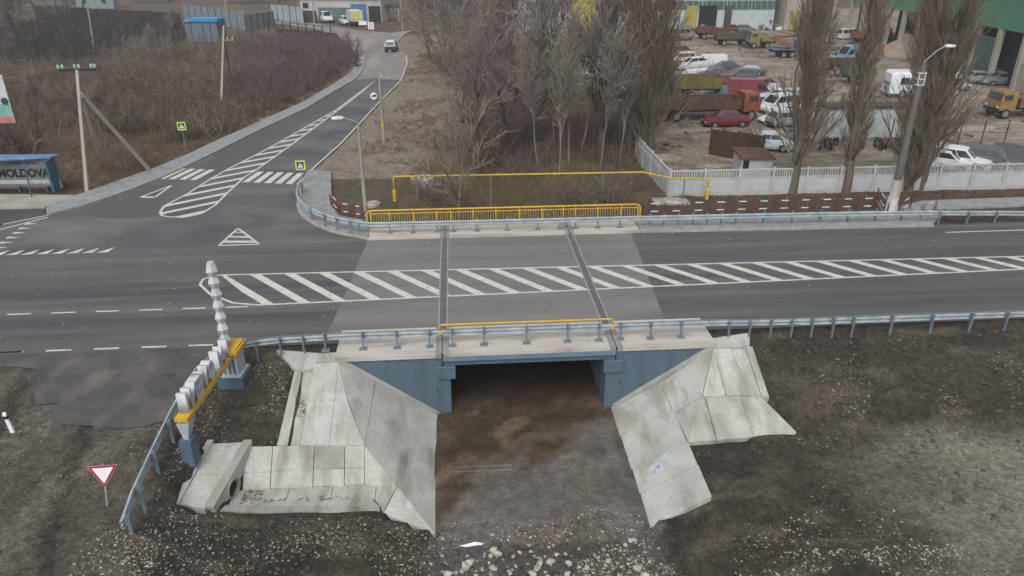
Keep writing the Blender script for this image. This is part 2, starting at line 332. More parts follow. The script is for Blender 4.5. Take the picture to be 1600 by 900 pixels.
m_ground = mat('soil_and_shade', (1.12, 1.12, 1.12), (.5, .49, .47), 3.2, rough=.95, bump=1.0, bscale=7, fine=.5, fscale=9, detail=9, lo=.3, hi=.72, attr='soil_and_shade', spec=.15)
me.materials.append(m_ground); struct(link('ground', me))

# muddy bed of the underpass channel, a smoother sheet over the earth
cx_ = np.arange(-1.32, 6.74, .2); cy_ = np.arange(19.75, 44.6, .3); CX, CY = np.meshgrid(cx_, cy_); fx_, fy_ = CX.ravel(), CY.ravel()
cz_ = np.array([ground_z(a, b) for a, b in zip(fx_, fy_)]) * .5 - 3.0 * .5 + .05 + (fbm(fx_ * .5, fy_ * .5, 77, 3) - .45) * .1
m1 = fbm(fx_ * .7, fy_ * .9, 13, 4); m2_ = fbm(fx_ * 1.5, fy_ * 1.5, 23, 4)
cc = np.tile(lin('#5f5c58'), (len(fx_), 1))
def cb_(mask, h):
    global cc
    q = np.clip(mask, 0, 1)[:, None]; cc = cc * (1 - q) + lin(h)[None] * q
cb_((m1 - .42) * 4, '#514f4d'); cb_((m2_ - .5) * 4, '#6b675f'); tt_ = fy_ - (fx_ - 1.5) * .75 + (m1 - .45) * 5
cb_(sstep(22.6, 24.4, tt_), '#473c2e'); cb_(sstep(22.6, 24.4, tt_) * (m2_ - .42) * 5, '#3d3325'); cb_(sstep(23, 25, tt_) * np.clip((fbm(fx_ * .9 + fy_ * .5, fy_ * .8 - fx_ * .5, 33, 4) - .5) * 9, 0, 1) * .8, '#665848'); cb_(sstep(26.8, 29.5, fy_), '#2f281f')  # brown silt at the mouth; last tone paints the shade deeper in
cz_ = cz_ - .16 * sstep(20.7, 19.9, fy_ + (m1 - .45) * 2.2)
cn_ = len(cx_); ci = np.arange(len(fx_)).reshape(len(cy_), cn_); qd = np.stack([ci[:-1, :-1], ci[:-1, 1:], ci[1:, 1:], ci[1:, :-1]], -1).reshape(-1, 4)
cme = bpy.data.meshes.new('channel_bed'); cme.from_pydata(np.c_[fx_, fy_, cz_].tolist(), [], qd.tolist()); cme.update()
cca = cme.color_attributes.new('soil_and_shade', 'FLOAT_COLOR', 'POINT'); cca.data.foreach_set('color', np.c_[cc, np.ones(len(fx_))].astype(np.float32).ravel()); cme.polygons.foreach_set('use_smooth', [True] * len(cme.polygons))
cme.materials.append(mat('mud', (1, 1, 1), (.66, .64, .62), 2.2, rough=.75, bump=.7, bscale=7, fine=.3, fscale=8, detail=9, attr='soil_and_shade', spec=.25)); struct(link('channel_bed', cme))
# ================================================================== roads
def resample0(pts, n):
    p = np.array(pts, float); d = np.r_[0, np.cumsum(np.hypot(*np.diff(p, axis=0).T))]; t = np.linspace(0, d[-1], n)
    return np.c_[np.interp(t, d, p[:, 0]), np.interp(t, d, p[:, 1])]
def shp(name, pts, z, m, parent=None, kind=True):
    o = MB().sheet([(p[0], p[1], z) for p in pts]).build(name, m, parent)
    if kind and not parent: struct(o)
    return o
m_asph = mat('asphalt', rgb('#414447'), rgb('#515352'), .35, (.12, 1.6, 1), rough=.8, fine=.16, fscale=55, bump=.15, bscale=60, stain=(rgb('#66635f'), .6, .46, .8, (.1, 1.6, 1)))
m_junc = mat('asphalt_junction', rgb('#424347'), rgb('#545457'), .35, (.7, .8, 1), rough=.8, fine=.16, fscale=55, bump=.15, bscale=60, stain=(rgb('#6a6762'), .3, .44, .75, (.5, 1.0, 1)))
m_deck = mat('asphalt_deck', rgb('#646363'), rgb('#716e6d'), .5, (.15, 1.6, 1), rough=.85, fine=.13, fscale=55, stain=(rgb('#5a5856'), .6, .48, .78, (.12, 1.6, 1)))
m_old = mat('asphalt_old', rgb('#7a7773'), rgb('#6a6763'), .5, (1, .5, 1), rough=.9, fine=.15, fscale=30, stain=(rgb('#8a857d'), .25, .45, .7, (1.4, .3, 1)))
m_patch = mat('asphalt_dusty', rgb('#3f3f42'), rgb('#4d4a48'), .6, rough=.9, fine=.2, fscale=40, stain=(rgb('#655f5a'), .7, .5, .75, (1, .6, 1)))
m_white = mat('road_paint', rgb('#b9b7b0'), rgb('#a5a39b'), 2.5, rough=.7, fine=.1, fscale=30, lo=.45, hi=.75, stain=(rgb('#7c7b77'), 6, .58, .74, (1, 1, 1)))
kerbL = [P(*q) for q in ((75,337),(140,320),(195,302),(250,280),(300,257),(365,225),(400,207),(475,172),(520,145),(555,125),(570,107),(570,90),(560,77),(530,60),(500,47),(420,35))]
outL = [P(*q) for q in ((72,325),(120,307),(240,265),(300,240),(330,225),(400,194),(475,160),(525,130),(550,112),(555,92),(550,79),(520,62))]
edgeR = [P(*q) for q in ((470,295),(485,267),(507,247),(532,225),(560,195),(595,157),(627,125),(636,100),(635,87),(622,65),(637,50),(670,45))]
corner = [P(*q) for q in ((470,295),(466,320),(470,335),(490,350),(520,363),(577,374))]
road = shp('main_road', [(-260, 28.75), (260, 28.75), (260, 41.25), (-5.4, 41.25), (-27, 41.25), (-260, 41.25)], 0.0, m_asph)
junc = shp('junction', [(-260, 40.9), (-5.0, 40.9), (-5.4, 41.35)] + corner[::-1][1:] + edgeR[1:7] + [P(594,121)] + [p for p in kerbL[::-1] if p[1] < 99] + [P(0, 352), (-36, 44.0), (-60, 42), (-260, 42)], .004, m_junc)
shp('bridge_paving', [P(512,522)[:2], (-6.1, 29.62), (9.6, 29.62), P(1040,503)[:2], (10.35, 41.25), (-5.45, 41.25)], .008, m_deck)
shp('old_road', [P(594,123.5)] + [p for p in edgeR if p[1] > 96] + [(10, 163, 0), (40, 168, 0), (40, 172, 0), (2, 167, 0), P(610,51), P(560,47.5), P(500,37), (-50, 186, 0), (-50, 176, 0)] + [p for p in kerbL[::-1] if p[1] > 96], .006, m_old)
_rim = resample0([(-20.2, 28.85), (-19.2, 28.0), (-17.6, 27.3), (-16.4, 25.6), (-15.4, 23.9), (-13.6, 23.4), (-12.2, 23.7), (-11.3, 24.2), (-11.05, 26.0), (-10.6, 27.6), (-9.6, 28.85)], 60)
_rim[1:-1] += np.c_[vnoise(np.arange(58) * .55, np.zeros(58), 3) - .5, vnoise(np.arange(58) * .55, np.zeros(58), 4) - .5] * .7
shp('side_apron', _rim.tolist(), .0, m_patch)
for v in bpy.data.objects['side_apron'].data.vertices:
    v.co.z = .002 if v.co.y > 28.5 else ground_z(v.co.x, v.co.y) + .05
# densify the apron so that it follows the ground
ap_o = bpy.data.objects['side_apron']; import bmesh
bm = bmesh.new(); bm.from_mesh(ap_o.data); bmesh.ops.triangulate(bm, faces=bm.faces)
bmesh.ops.subdivide_edges(bm, edges=[e for e in bm.edges if e.calc_length() > 1], cuts=5, use_grid_fill=True)
for v in bm.verts: v.co.z = (.002 if v.co.y > 28.6 else max(ground_z(v.co.x, v.co.y) + .05, .002 if v.co.y > 28.2 else -9))
bm.to_mesh(ap_o.data); bm.free()

_il = [P(*q) for q in ((250,332),(257,322),(295,302),(327,281),(355,265),(400,242),(432,225),(525,172),(592,122))]
shp('worn_lane', [(p[0], p[1]) for p in kerbL if p[1] < 98] + [(p[0], p[1]) for p in _il[::-1]] + [(-19.9, 46.3), (-22.3, 46.2), (-24.6, 47.2)], .008, mat('asphalt_worn', rgb('#4f4d4d'), rgb('#49494b'), .3, (.8, .5, 1), rough=.85, fine=.14, fscale=50, stain=(rgb('#63605c'), .3, .45, .8, (1, .4, 1))))
def mark(name, poly, z=.014): return MB().sheet([(p[0], p[1], z) for p in poly]).build(name, m_white, road)
def line(a, b, w=.14, z=.016, name='edge_line'):
    a = Vector(a[:2]); b = Vector(b[:2]); d = (b - a).normalized(); n = Vector((-d.y, d.x)) * w / 2
    return mark(name, [a + n, a - n, b - n, b + n], z)
def pline(pts, w=.14, z=.016, name='edge_line'):
    m = MB(); pts = [Vector(p[:2]) for p in pts]; L = []; Rr = []
    for i, p in enumerate(pts):
        d = (pts[min(i + 1, len(pts) - 1)] - pts[max(i - 1, 0)]).normalized(); n = Vector((-d.y, d.x)) * w / 2; L.append(p + n); Rr.append(p - n)
    vs = [(p.x, p.y, z) for p in L] + [(p.x, p.y, z) for p in Rr]; k = len(pts)
    m.add(vs, [(i, i + k, i + k + 1, i + 1) for i in range(k - 1)]); return m.build(name, m_white, road)
def clip_band(poly, n, lo, hi):
    for s, lim in ((1, lo), (-1, -hi)):
        out = []
        for i in range(len(poly)):
            a = Vector(poly[i]); b = Vector(poly[(i + 1) % len(poly)]); da = s * a.dot(n) - lim; db = s * b.dot(n) - lim
            if da >= 0: out.append(a)
            if (da > 0) != (db > 0) and abs(da - db) > 1e-9: out.append(a + (b - a) * da / (da - db))
        poly = out
        if len(poly) < 3: return None
    return poly
# hatched island on the main road
topA, topB = P(345,430)[:2], (62, 35.35); botA, botB = (-9.9, 32.86), (62, 35.25)
nose = [(-9.9, 32.86), (-11.2, 33.2), (-12.6, 34.3), (-13.45, 35.5), (-13.5, 36.15), (-13.1, 36.6), topA]
pline(nose); line(topA, topB); line(botA, botB)
isl = [topA, topB, botB, botA]
def hatch(poly, d, step, w, first, last, name='hatch_stripe'):
    d = Vector(d).normalized(); n = Vector((-d.y, d.x))
    t = first
    while t < last:
        c = clip_band([Vector(p) for p in poly], n, t - w / 2, t + w / 2)
        if c: mark(name, c, .012)
        t += step
hd = Vector((3.35, -3.75)).normalized(); hn = Vector((-hd.y, hd.x))
t0 = hn.dot(Vector((-11.24 + .2, 36.71)))
hatch(isl + [], hd, 1.78 * abs(hn.x), .42, t0 - 1.78 * abs(hn.x), hn.dot(Vector((60, 35.3))))
# hatched island on the side road
il = [P(*q)[:2] for q in ((250,332),(257,322),(295,302),(327,281),(355,265),(400,242),(432,225),(525,172),(592,122))]
ir = [P(*q)[:2] for q in ((312,335),(320,331),(337,320),(357,300),(382,277),(400,266),(457,225),(545,160),(592,122))]
bt = [P(*q)[:2] for q in ((250,332),(253,337),(262,339),(287,340),(312,335))]
pline(il, .16); pline(ir, .16); pline(bt, .16); line(P(592,122), P(597,116.5), .16)
sp = bt[1:-1] + ir + il[::-1][1:]
sdv = Vector((3.2, 2.35)).normalized(); sn = Vector((-sdv.y, sdv.x))
hatch(sp, sdv, 1.42, .42, sn.dot(Vector(bt[3])) + .3, sn.dot(Vector(il[-2])) + 8)
# crossing
for i in range(14):
    t = i / 13; a = Vector((-22.1, 54.9)).lerp(Vector((-11.55, 52.7)), t); b = Vector((-21.35, 57.65)).lerp(Vector((-11.2, 55.45)), t)
    if -19.0 < a.x < -15.9: continue
    mark('crossing_stripe', [a + Vector((-.24, .05)), a + Vector((.24, -.05)), b + Vector((.24, -.05)), b + Vector((-.24, .05))], .013)
pline(edgeR[1:9], .15); line(P(0,359), P(74,340), .15)
line((-28.5, 45.6), (-26.4, 47.2), .14)
# yield arrow, triangle island, give way teeth
ta = [Vector(P(*q)[:2]) for q in ((220,308),(242,308.5),(268,290))]
for i in range(3): line(ta[i], ta[(i + 1) % 3], .16 if i else .28, .013 + .002 * i, 'lane_triangle')
tt = [Vector(P(*q)[:2]) for q in ((342,384),(405,382),(372,357))]
for i in range(3): line(tt[i], tt[(i + 1) % 3], .15, .016)
for k in (.22, .5, .78):
    a = tt[0].lerp(tt[2], k); b = tt[1].lerp(tt[2], k - .06); 
    line(a, b + (b - a) * 0, .34 * (1.15 - k), .012, 'hatch_stripe')
for i in range(8):
    x = -26.45 + i * .83; mark('give_way_tooth', [(x, 40.35), (x + .62, 40.38), (x + .68, 41.12)], .013)
for i in range(6):
    y = 41.4 + i * .8; mark('give_way_tooth', [(-26.9 - i * .05, y), (-26.1 - i * .05, y + .15), (-26.9 - i * .05, y + .34)], .013)
# lane dashes
for i in range(34):
    x = -10.35 - i * 2.02; mark('lane_dash', [(x, 32.68), (x - 1.08, 32.68), (x - 1.08, 32.8), (x, 32.8)], .012)
    x = -10.95 - i * 2.0
    mark('lane_dash', [(x, 28.98), (x - 1.05, 28.98), (x - 1.05, 29.11), (x, 29.11)], .012)
line((-19.0, 29.05), (-60, 29.05), .13, .012)
line(P(1477,363.5), (90, 40.35), .13); line((15.5, 28.95), (90, 29.05), .13)
# lane speckle: small pale blobs of paint and grit
m_spk = mat('grit', rgb('#a8a49c'), rgb('#8d8a84'), 8, rough=.9)
g = MB()
for i in range(130):
    x = random.uniform(-26, 34); y = random.uniform(29.8, 41); s = random.uniform(.015, .04)
    g.box((x, y, .012 + s * .3), (s * 2, s * 1.4, s * .8), random.uniform(0, 3))
struct(g.build('road_grit', m_spk), 'stuff')

# ================================================================== pavements and kerbs
m_conc = mat('concrete', rgb('#a3a39e'), rgb('#90908a'), .9, rough=.9, fine=.14, fscale=9, bump=.2, bscale=14, detail=9, stain=(rgb('#706d66'), .9, .5, .74, (1.8, .45, .45)))
m_conc2 = mat('concrete_slab', rgb('#a9aaa5'), rgb('#979892'), .8, rough=.9, fine=.14, fscale=9, bump=.2, bscale=14, detail=9, stain=(rgb('#76736b'), .8, .5, .74, (1.8, .45, .45)))
m_conc3 = mat('concrete_dark', rgb('#8d8e89'), rgb('#7f7f79'), 1.0, rough=.9, fine=.12, fscale=14, stain=(rgb('#605e58'), 1.1, .55, .8, (.6, 1, 1)))
m_pave = mat('pavers', rgb('#878a8b'), rgb('#75797a'), 1.6, rough=.9, fine=.25, fscale=6, bump=.3, bscale=8)
m_kerb = mat('kerbstone', rgb('#96968f'), rgb('#82827c'), 1.5, rough=.9, fine=.15, fscale=12)
def strip(name, A, B, z, th, m, parent=None):
    """a paved strip between two polylines of equal length, with thickness"""
    k = len(A); mb = MB(); vs = [(p[0], p[1], z) for p in A] + [(p[0], p[1], z) for p in B] + [(p[0], p[1], z - th) for p in A] + [(p[0], p[1], z - th) for p in B]
    fs = []
    for i in range(k - 1):
        fs += [(i, i + 1, i + 1 + k, i + k), (i, i + 2 * k, i + 1 + 2 * k, i + 1), (i + k, i + 1 + k, i + 1 + 3 * k, i + 3 * k)]
    fs += [(0, k, 3 * k, 2 * k), (k - 1, 3 * k - 1, 4 * k - 1, 2 * k - 1)]
    return mb.add(vs, fs).build(name, m, parent)
def resample(pts, n):
    p = np.array([q[:2] for q in pts], float); d = np.r_[0, np.cumsum(np.hypot(*np.diff(p, axis=0).T))]; t = np.linspace(0, d[-1], n)
    return np.c_[np.interp(t, d, p[:, 0]), np.interp(t, d, p[:, 1])]
kl = resample([p for p in kerbL if p[1] < 130], 40); ol = resample([(-27.3, 48.6)] + outL[1:], 40)
def offset(pl, w):
    d = np.gradient(pl, axis=0); d /= np.hypot(d[:, 0], d[:, 1])[:, None]; return pl + np.c_[-d[:, 1], d[:, 0]] * w
sw = strip('pavement_left', offset(kl, .16), ol, .12, .2, m_pave); struct(sw)
strip('kerb', kl, offset(kl, .15), .13, .22, m_kerb, sw)
cor = resample([P(484,268), P(471,292)] + corner[1:], 24)
cs = MB(); inner = resample([P(517,270), P(518,300), P(520,331), P(545,346), P(577,352)], 24)
cpv = strip('pavement_corner', offset(cor, -.01) if 0 else cor, inner, .12, .2, m_pave); struct(cpv)
kc = offset(cor, -.12); strip('kerb', kc, cor, .125, .2, m_kerb, cpv)
fp = strip('pavement_far', [(10.95, 41.32), (29.3, 41.0)], [(10.95, 43.3), (31.5, 43.3)], .12, .2, m_pave); struct(fp)
for i in range(18):
    x = 10.95 + i * 1.02; MB().box((x + .505, 41.2 - .018 * i, .045), (1.0, .16, .19)).build('kerb', m_kerb, fp)
struct(strip('footpath', [P(1405,345)[:2], P(1440,328)[:2], (60, 45.0)], [P(1395,325)[:2], P(1440,314)[:2], (60, 46.6)], .03, .1, m_pave))
struct(strip('stop_platform', [(-42, 48.6), (-27.4, 48.6)], [(-42, 52.9), (-26.4, 51.0)], .12, .2, mat('stop_concrete', rgb('#96948b'), rgb('#85837b'), .8, rough=.9)))
shp('bus_bay', [(-28.4, 45.7), (-26.6, 47.1), (-27.4, 48.55), (-60, 48.55), (-60, 44)], .008, mat('asphalt_dark', rgb('#3b3d41'), rgb('#46474a'), .5, rough=.8))
# ================================================================== bridge
def rebase(root, loc):
    root.location = loc
    for c in root.children: c.location = Vector(c.location) - Vector(loc)
m_blue = mat('blue_paint', rgb('#4d606d'), rgb('#485a66'), .9, rough=.6, fine=.04, fscale=6, stain=(rgb('#3f4d56'), 1.2, .5, .8, (1.6, 1, .22)))
m_blue2 = mat('blue_paint_light', rgb('#607685'), rgb('#596d7a'), 1.2, rough=.6, fine=.04)
m_edge = mat('kerb_concrete', rgb('#aeaaa2'), rgb('#9c978f'), 1.0, (.4, 2, 1), rough=.9, fine=.1, fscale=15, stain=(rgb('#7d7771'), .8, .56, .78, (.5, 2.5, 1)))
m_black = mat('rubber', (.012, .012, .013), rough=.7, fine=0)
m_steel = mat('galvanised', rgb('#8f9ba2'), rgb('#a9b3b8'), 2, rough=.45, metal=.35, fine=.08, fscale=12, stain=(rgb('#717c84'), 3, .6, .8, (1, 1, 1)))
m_steelp = mat('galvanised_post', rgb('#77858f'), rgb('#68757e'), 2, rough=.5, metal=.3, fine=.08)
br = thing('bridge', 'small road bridge with blue grey painted walls over a dry underpass', 'bridge')
JL, JR = -.93, 6.6
def xz(poly, y0, y1): return MB().prism([(x, y0, z) for x, z in poly], y0 - y1, (0, 1, 0))
wl_ = xz([(-5.4, -.01), (JL - .02, -.01), (JL - .02, -.5), (-.62, -.5), (-.62, -3.25), (-5.4, -3.25)], 27.38, 28.3).build('abutment_wall', m_blue, br)
wr_ = xz([(JR + .02, -.01), (11.0, -.01), (11.0, -3.25), (6.2, -3.25), (6.2, -.5), (JR + .02, -.5)], 27.38, 28.3).build('abutment_wall', m_blue, br)
for x0, x1 in ((-1.5, -.62), (6.2, 7.1)): MB().box(((x0 + x1) / 2, 35.8, -1.9), (x1 - x0, 15.0, 2.8)).build('abutment_face', mat('abutment_inner', rgb('#55606a'), rgb('#464c50'), .8, rough=.8), br)
for cx, s in ((-.82, 1), (6.5, -1)):
    b = MB().box((cx, 27.5, -.82), (.86, .5, .58)).build('bearing_block', m_blue, br)
    MB().box((cx, 27.235, -.525), (.84, .03, .04)).build('drip_edge', m_blue2, b)
for cx in (-1.22, 6.86):
    MB().cyl((cx, 27.37, -1.72), (cx, 27.42, -1.72), .045, 10).build('weep_hole', m_black, br)
gd = MB().box((2.835, 27.36, -.12), (7.5, .26, .2)).build('girder', m_blue2, br)
MB().box((2.835, 27.45, -.36), (7.46, .16, .28)).build('girder_web', m_blue, gd)
for k in range(9):
    MB().box((2.835, 28.3 + k * 1.72, -.27), (7.44, .95, .46)).build('girder', m_conc3, br)
MB().box((2.835, 35.2, -.075), (7.46, 15.2, .09)).build('deck_slab', m_conc3, br)
MB().box((2.835, 43.0, -.25), (7.5, .3, .45)).build('girder', m_blue, br)
for a, b in ((-5.45, JL - .28), (JL + .28, JR - .28), (JR + .28, 11.0)):
    MB().box(((a + b) / 2, 28.42, .02), (b - a, 2.26, .2)).build('edge_slab', m_edge, br)
    MB().box(((a + b) / 2, 29.6, .03), (b - a, .14, .24)).build('kerb', m_edge, br)
    a2 = -5.5 if a < -4 else a; b2 = 10.9 if b > 10 else b
    MB().box(((a2 + b2) / 2, 42.12, .02), (b2 - a2, 1.75, .2)).build('edge_slab', m_edge, br)
    MB().box(((a2 + b2) / 2, 41.2, .03), (b2 - a2, .12, .22)).build('kerb', m_edge, br)
m_joint = mat('joint_rubber', rgb('#5b5c5d'), rgb('#525354'), 2, rough=.8, fine=.1)
m_jline = mat('joint_edge', rgb('#8f8d88'), rgb('#7e7c78'), 2, rough=.8)
for jx in (JL, JR):
    j = MB().box((jx, 35.4, .0), (.3, 11.4, .036)).build('expansion_joint', m_joint, br)
    for s in (-1, 1): MB().box((jx + s * .19, 35.4, .001), (.07, 11.4, .04)).build('joint_rail', m_jline, j)
    for (y, ln) in ((28.42, 2.24), (42.1, 1.74)):
        MB().box((jx, y, .01), (.3, ln, .2)).build('joint_cover', m_jline, br); MB().box((jx, y, .012), (.07, ln, .2)).build('joint_slot', m_joint, br)
        for s in (-1, 1): MB().box((jx + s * .215, y, .012), (.11, ln, .2)).build('joint_rail', m_jline, br)
    MB().box((jx + (.0 if jx < 0 else 0), 27.36, -.36), (.05, .03, .72)).build('joint_gap', m_black, br)
for cx, s in ((-4.6, 1), (10.2, -1)): pass
rebase(br, (2.8, 27.3, -3.0))

# ================================================================== concrete slope linings
def slab_obj(poly, m, parent, th=.26, inset=.013):
    c = sum((Vector(p) for p in poly), Vector()) / len(poly)
    q = []
    for p in poly:
        p = Vector(p); d = c - p; d.z = 0; q.append(p + (c - p) * min(.2, inset / max(d.length, .05)))
    mb = MB(); n = len(q); b = [p - Vector((0, 0, th)) for p in q]
    mb.add(q + b, [tuple(range(n)), tuple(range(2 * n - 1, n - 1, -1))] + [(i, i + n, (i + 1) % n + n, (i + 1) % n) for i in range(n)])
    return mb.build('slab', m, parent)
m_bed = mat('joint_mortar', rgb('#7a7872'), rgb('#686660'), 2, rough=.95)
random.seed(3)
SL = thing('slope_lining', 'pale concrete slope lining with drainage ditch left of the underpass', 'concrete lining')
SR = thing('slope_lining', 'pale concrete slope lining fanning out right of the underpass', 'concrete lining')
mm3 = [m_conc2, m_conc2, m_conc, m_conc3]
for k, p in enumerate(LS): slab_obj(p, (m_conc2 if k in (0, 1, 2, 9) else m_conc3 if k in (19,) else m_conc if k > 13 else m_conc2), SL)
for k, p in enumerate(RS): slab_obj(p, m_conc2 if k < 4 or k % 3 else m_conc, SR)
def bedding(polys, parent):
    mb = MB()
    for p in polys: mb.add([(x, y, z - .08) for x, y, z in p], [tuple(range(len(p)))])
    return mb.build('bedding', m_bed, parent)
bedding(LS, SL); bedding(RS, SR)
# border beams along the foot of the walls
MB().prism([(-5.42, 27.2, .0), (-5.1, 27.36, .0), (-1.18, 27.36, -2.86), (-1.5, 27.2, -2.72)], .12).build('border_beam', m_conc3, SL)
MB().prism([(11.05, 27.2, .0), (10.75, 27.36, .0), (6.6, 27.36, -2.84), (6.75, 27.15, -2.8)], .12).build('border_beam', m_conc3, SR)
# faint blue paint smear on the right strip
m_smear = mat('blue_smear', rgb('#93a0ac'), rgb('#aab0b2'), 6, rough=.9, lo=.4, hi=.6)
def onR(x, y): return -1.735 + (x - 8.62) * .59 + .006
for a in ((7.05, 22.35, .5), (7.5, 22.6, .45), (7.3, 22.15, .3)):
    x, y, w = a; pts = [(x, y), (x + w * .7, y + .02), (x + w, y + .3), (x + w * .4, y + .38), (x - .05, y + .18)]
    MB().add([(px, py, onR(px, py)) for px, py in pts], [tuple(range(5))]).build('paint_smear', m_smear, SR)
rebase(SL, (-3.8, 24, -2)); rebase(SR, (9.5, 24, -2))
# culvert head with round pipe
hd_ = thing('culvert_head', 'sloping concrete culvert head with a round pipe mouth beside the ditch', 'culvert')
pc = Vector((-8.52, 21.82, -1.97)); ny_ = Vector((-.3, -1, 0)).normalized(); nz_ = Vector((0, 0, 1)); nx_ = Vector((1, -.3, 0)).normalized()
PR = .4; cor_ = [(-1.55, .9), (1.15, .13), (1.15, -.75), (-1.55, -.75)]
angs = sorted([2 * math.pi * k / 24 - math.pi for k in range(24)] + [math.atan2(w, u) for u, w in cor_]); n = len(angs); ring = []; outer = []
for t_ in angs:
    u, w = math.cos(t_), math.sin(t_); best = 99
    for (aY, aZ), (bY, bZ) in zip(cor_, cor_[1:] + cor_[:1]):
        ex, ey = bY - aY, bZ - aZ; det = ex * w - ey * u
        if abs(det) < 1e-9: continue
        s_ = (u * aZ - w * aY) / det; q = (aY + s_ * ex) * u + (aZ + s_ * ey) * w
        if -1e-6 <= s_ <= 1 + 1e-6 and q > 0: best = min(best, q)
    ring.append(pc + (ny_ * u + nz_ * w) * PR); outer.append(pc + (ny_ * u + nz_ * w) * max(best, PR + .01))
fm = MB()
fm.add(ring + outer + [p - nx_ * .35 for p in ring] + [p - nx_ * .35 for p in outer],
       [(i, (i + 1) % n, (i + 1) % n + n, i + n) for i in range(n)] + [(i, i + 2 * n, (i + 1) % n + 2 * n, (i + 1) % n) for i in range(n)] + [(i + n, (i + 1) % n + n, (i + 1) % n + 3 * n, i + 3 * n) for i in range(n)])
fm.build('head_wall', m_conc2, hd_)
pm = MB(); m2 = 24
for (r, dx) in ((PR - .005, .06), (PR - .07, .06), (PR - .07, -1.2), (PR - .005, -1.2)):
    pm.v += [tuple(pc + nx_ * dx + (ny_ * math.cos(2 * math.pi * k / m2) + nz_ * math.sin(2 * math.pi * k / m2)) * r) for k in range(m2)]
for i in range(4): pm.f += [(i * m2 + k, i * m2 + (k + 1) % m2, ((i + 1) % 4) * m2 + (k + 1) % m2, ((i + 1) % 4) * m2 + k) for k in range(m2)]
pm.build('pipe', m_conc3, hd_, True)
MB().add([pc - nx_ * 1.19 + (ny_ * math.cos(2 * math.pi * k / m2) + nz_ * math.sin(2 * math.pi * k / m2)) * (PR - .06) for k in range(m2)], [tuple(range(m2))]).build('pipe_dark_end', mat('pipe_dark_end', rgb('#24221f'), rough=1), hd_)  # near-black disc stands in for the dark depth of the pipe
slab_obj([(-8.4, 23.35, -1.08), (-9.55, 23.3, -1.05), (-9.8, 21.95, -1.4), (-8.8, 21.95, -1.47)], m_conc, hd_)
slab_obj([(-8.8, 21.95, -1.47), (-9.8, 21.95, -1.4), (-10.1, 20.8, -1.74), (-9.15, 20.62, -1.84)], m_conc, hd_)
slab_obj([(-8.08, 23.38, -1.0), (-8.4, 23.38, -1.0), (-9.2, 20.68, -1.79), (-8.86, 20.68, -1.8)], m_conc3, hd_, .12, .003)
slab_obj([(-9.5, 23.4, -.94), (-9.72, 23.4, -.94), (-10.35, 20.75, -1.62), (-10.08, 20.73, -1.68)], m_conc2, hd_, .35, .003)
rebase(hd_, (-9.2, 21.8, -2.2))

# ================================================================== guardrails
WPROF = [(0, .46), (.075, .5), (.075, .555), (.005, .6), (.005, .64), (.075, .685), (.075, .74), (0, .78)]
def rail_mesh(path, side, name, parent, m=None):
    """path: ground points (x,y,z); side=+1: profile bulges to the left of travel"""
    pts = [Vector(p) for p in path]; rings = []
    for i, p in enumerate(pts):
        d = pts[min(i + 1, len(pts) - 1)] - pts[max(i - 1, 0)]; d.z = 0; d.normalize(); n = Vector((-d.y, d.x, 0)) * side
        rings.append([p + n * (o + .005) + Vector((0, 0, z)) for o, z in WPROF] + [p + n * (o - .012) + Vector((0, 0, z + (.006 if 0 else 0))) for o, z in WPROF[::-1]])
    return MB().loft(rings).build(name, m or m_steel, parent)
def post_mesh(plate, h=.84, back=.6):
    mb = MB(); mb.box((0, 0, h / 2 - back / 2), (.065, .11, h + back)); 
    mb.box((0, .045 + .03, .63), (.1, .1, .28)); 
    return mb.mesh('post', m_steelp)
def plate_mesh(): return MB().box((0, 0, .012), (.34, .3, .024)).mesh('base_plate', m_steelp)
PM0 = post_mesh(False); PLM = plate_mesh()
def guardrail(path, side, posts, label, plates=lambda x, y: False, off=.12):
    g = thing('guardrail', label, 'guardrail', path[0])
    pts = [Vector(p) for p in path]; r = []
    rm = rail_mesh([(p - Vector(path[0])) for p in pts], side, 'rail', g)
    for (x, y, z, a) in posts:
        po = link('post', PM0, g, Vector((x, y, z)) - Vector(path[0]), a)
        if plates(x, y): link('base_plate', PLM, po, (0, 0, 0))
    return g
# near rail: from the right edge of the road to the corner behind the letters and down the track
npath = [(70, 28.1, .0), (34, 28.12, .0), (26, 28.12, 0), (14, 28.12, .02), (11, 28.12, .1), (-5, 28.12, .1), (-8, 28.1, .03), (-8.9, 28.0, .0), (-9.7, 27.7, -.02), (-10.3, 27.1, -.1), (-10.7, 26.2, -.22), (-10.85, 25, -.36), (-10.9, 23.6, -.5), (-10.85, 21.5, -.62), (-10.72, 19.4, -.68), (-10.62, 18.2, -.85)]
nposts = [(P(px, 549, .1)[0], 27.98, .11, 0) for px in (509, 567, 620, 671, 707, 757, 825, 891, 942, 977, 1026, 1076)]
nposts += [(P(px, py, 0)[0], 27.98, -.02, 0) for px, py in ((1139,530),(1171,528),(1204,527),(1236,525),(1267,523),(1299,521),(1330,520),(1389,517),(1447,511),(1504,506),(1557,503))] + [(x, 27.98, -.02, 0) for x in (26.8, 29, 31.2, 33.4, 36, 39, 42, 46, 50, 55, 60)]
nposts += [(P(475,555)[0], 27.98, 0, 0), (P(439,556)[0], 27.96, 0, .05), (P(402,560)[0], 27.8, -.02, .3), (-10.1, 27.15, -.1, .75), (-10.72, 25.1, -.36, 1.5), (-10.77, 23.0, -.55, 1.57), (-10.72, 21.3, -.64, 1.58), (-10.6, 19.6, -.68, 1.6), (-10.5, 18.35, -.82, 1.6)]
guardrail(npath, -1, nposts, 'long galvanised guardrail on the near side of the main road and down the track', lambda x, y: -6 < x < 11)
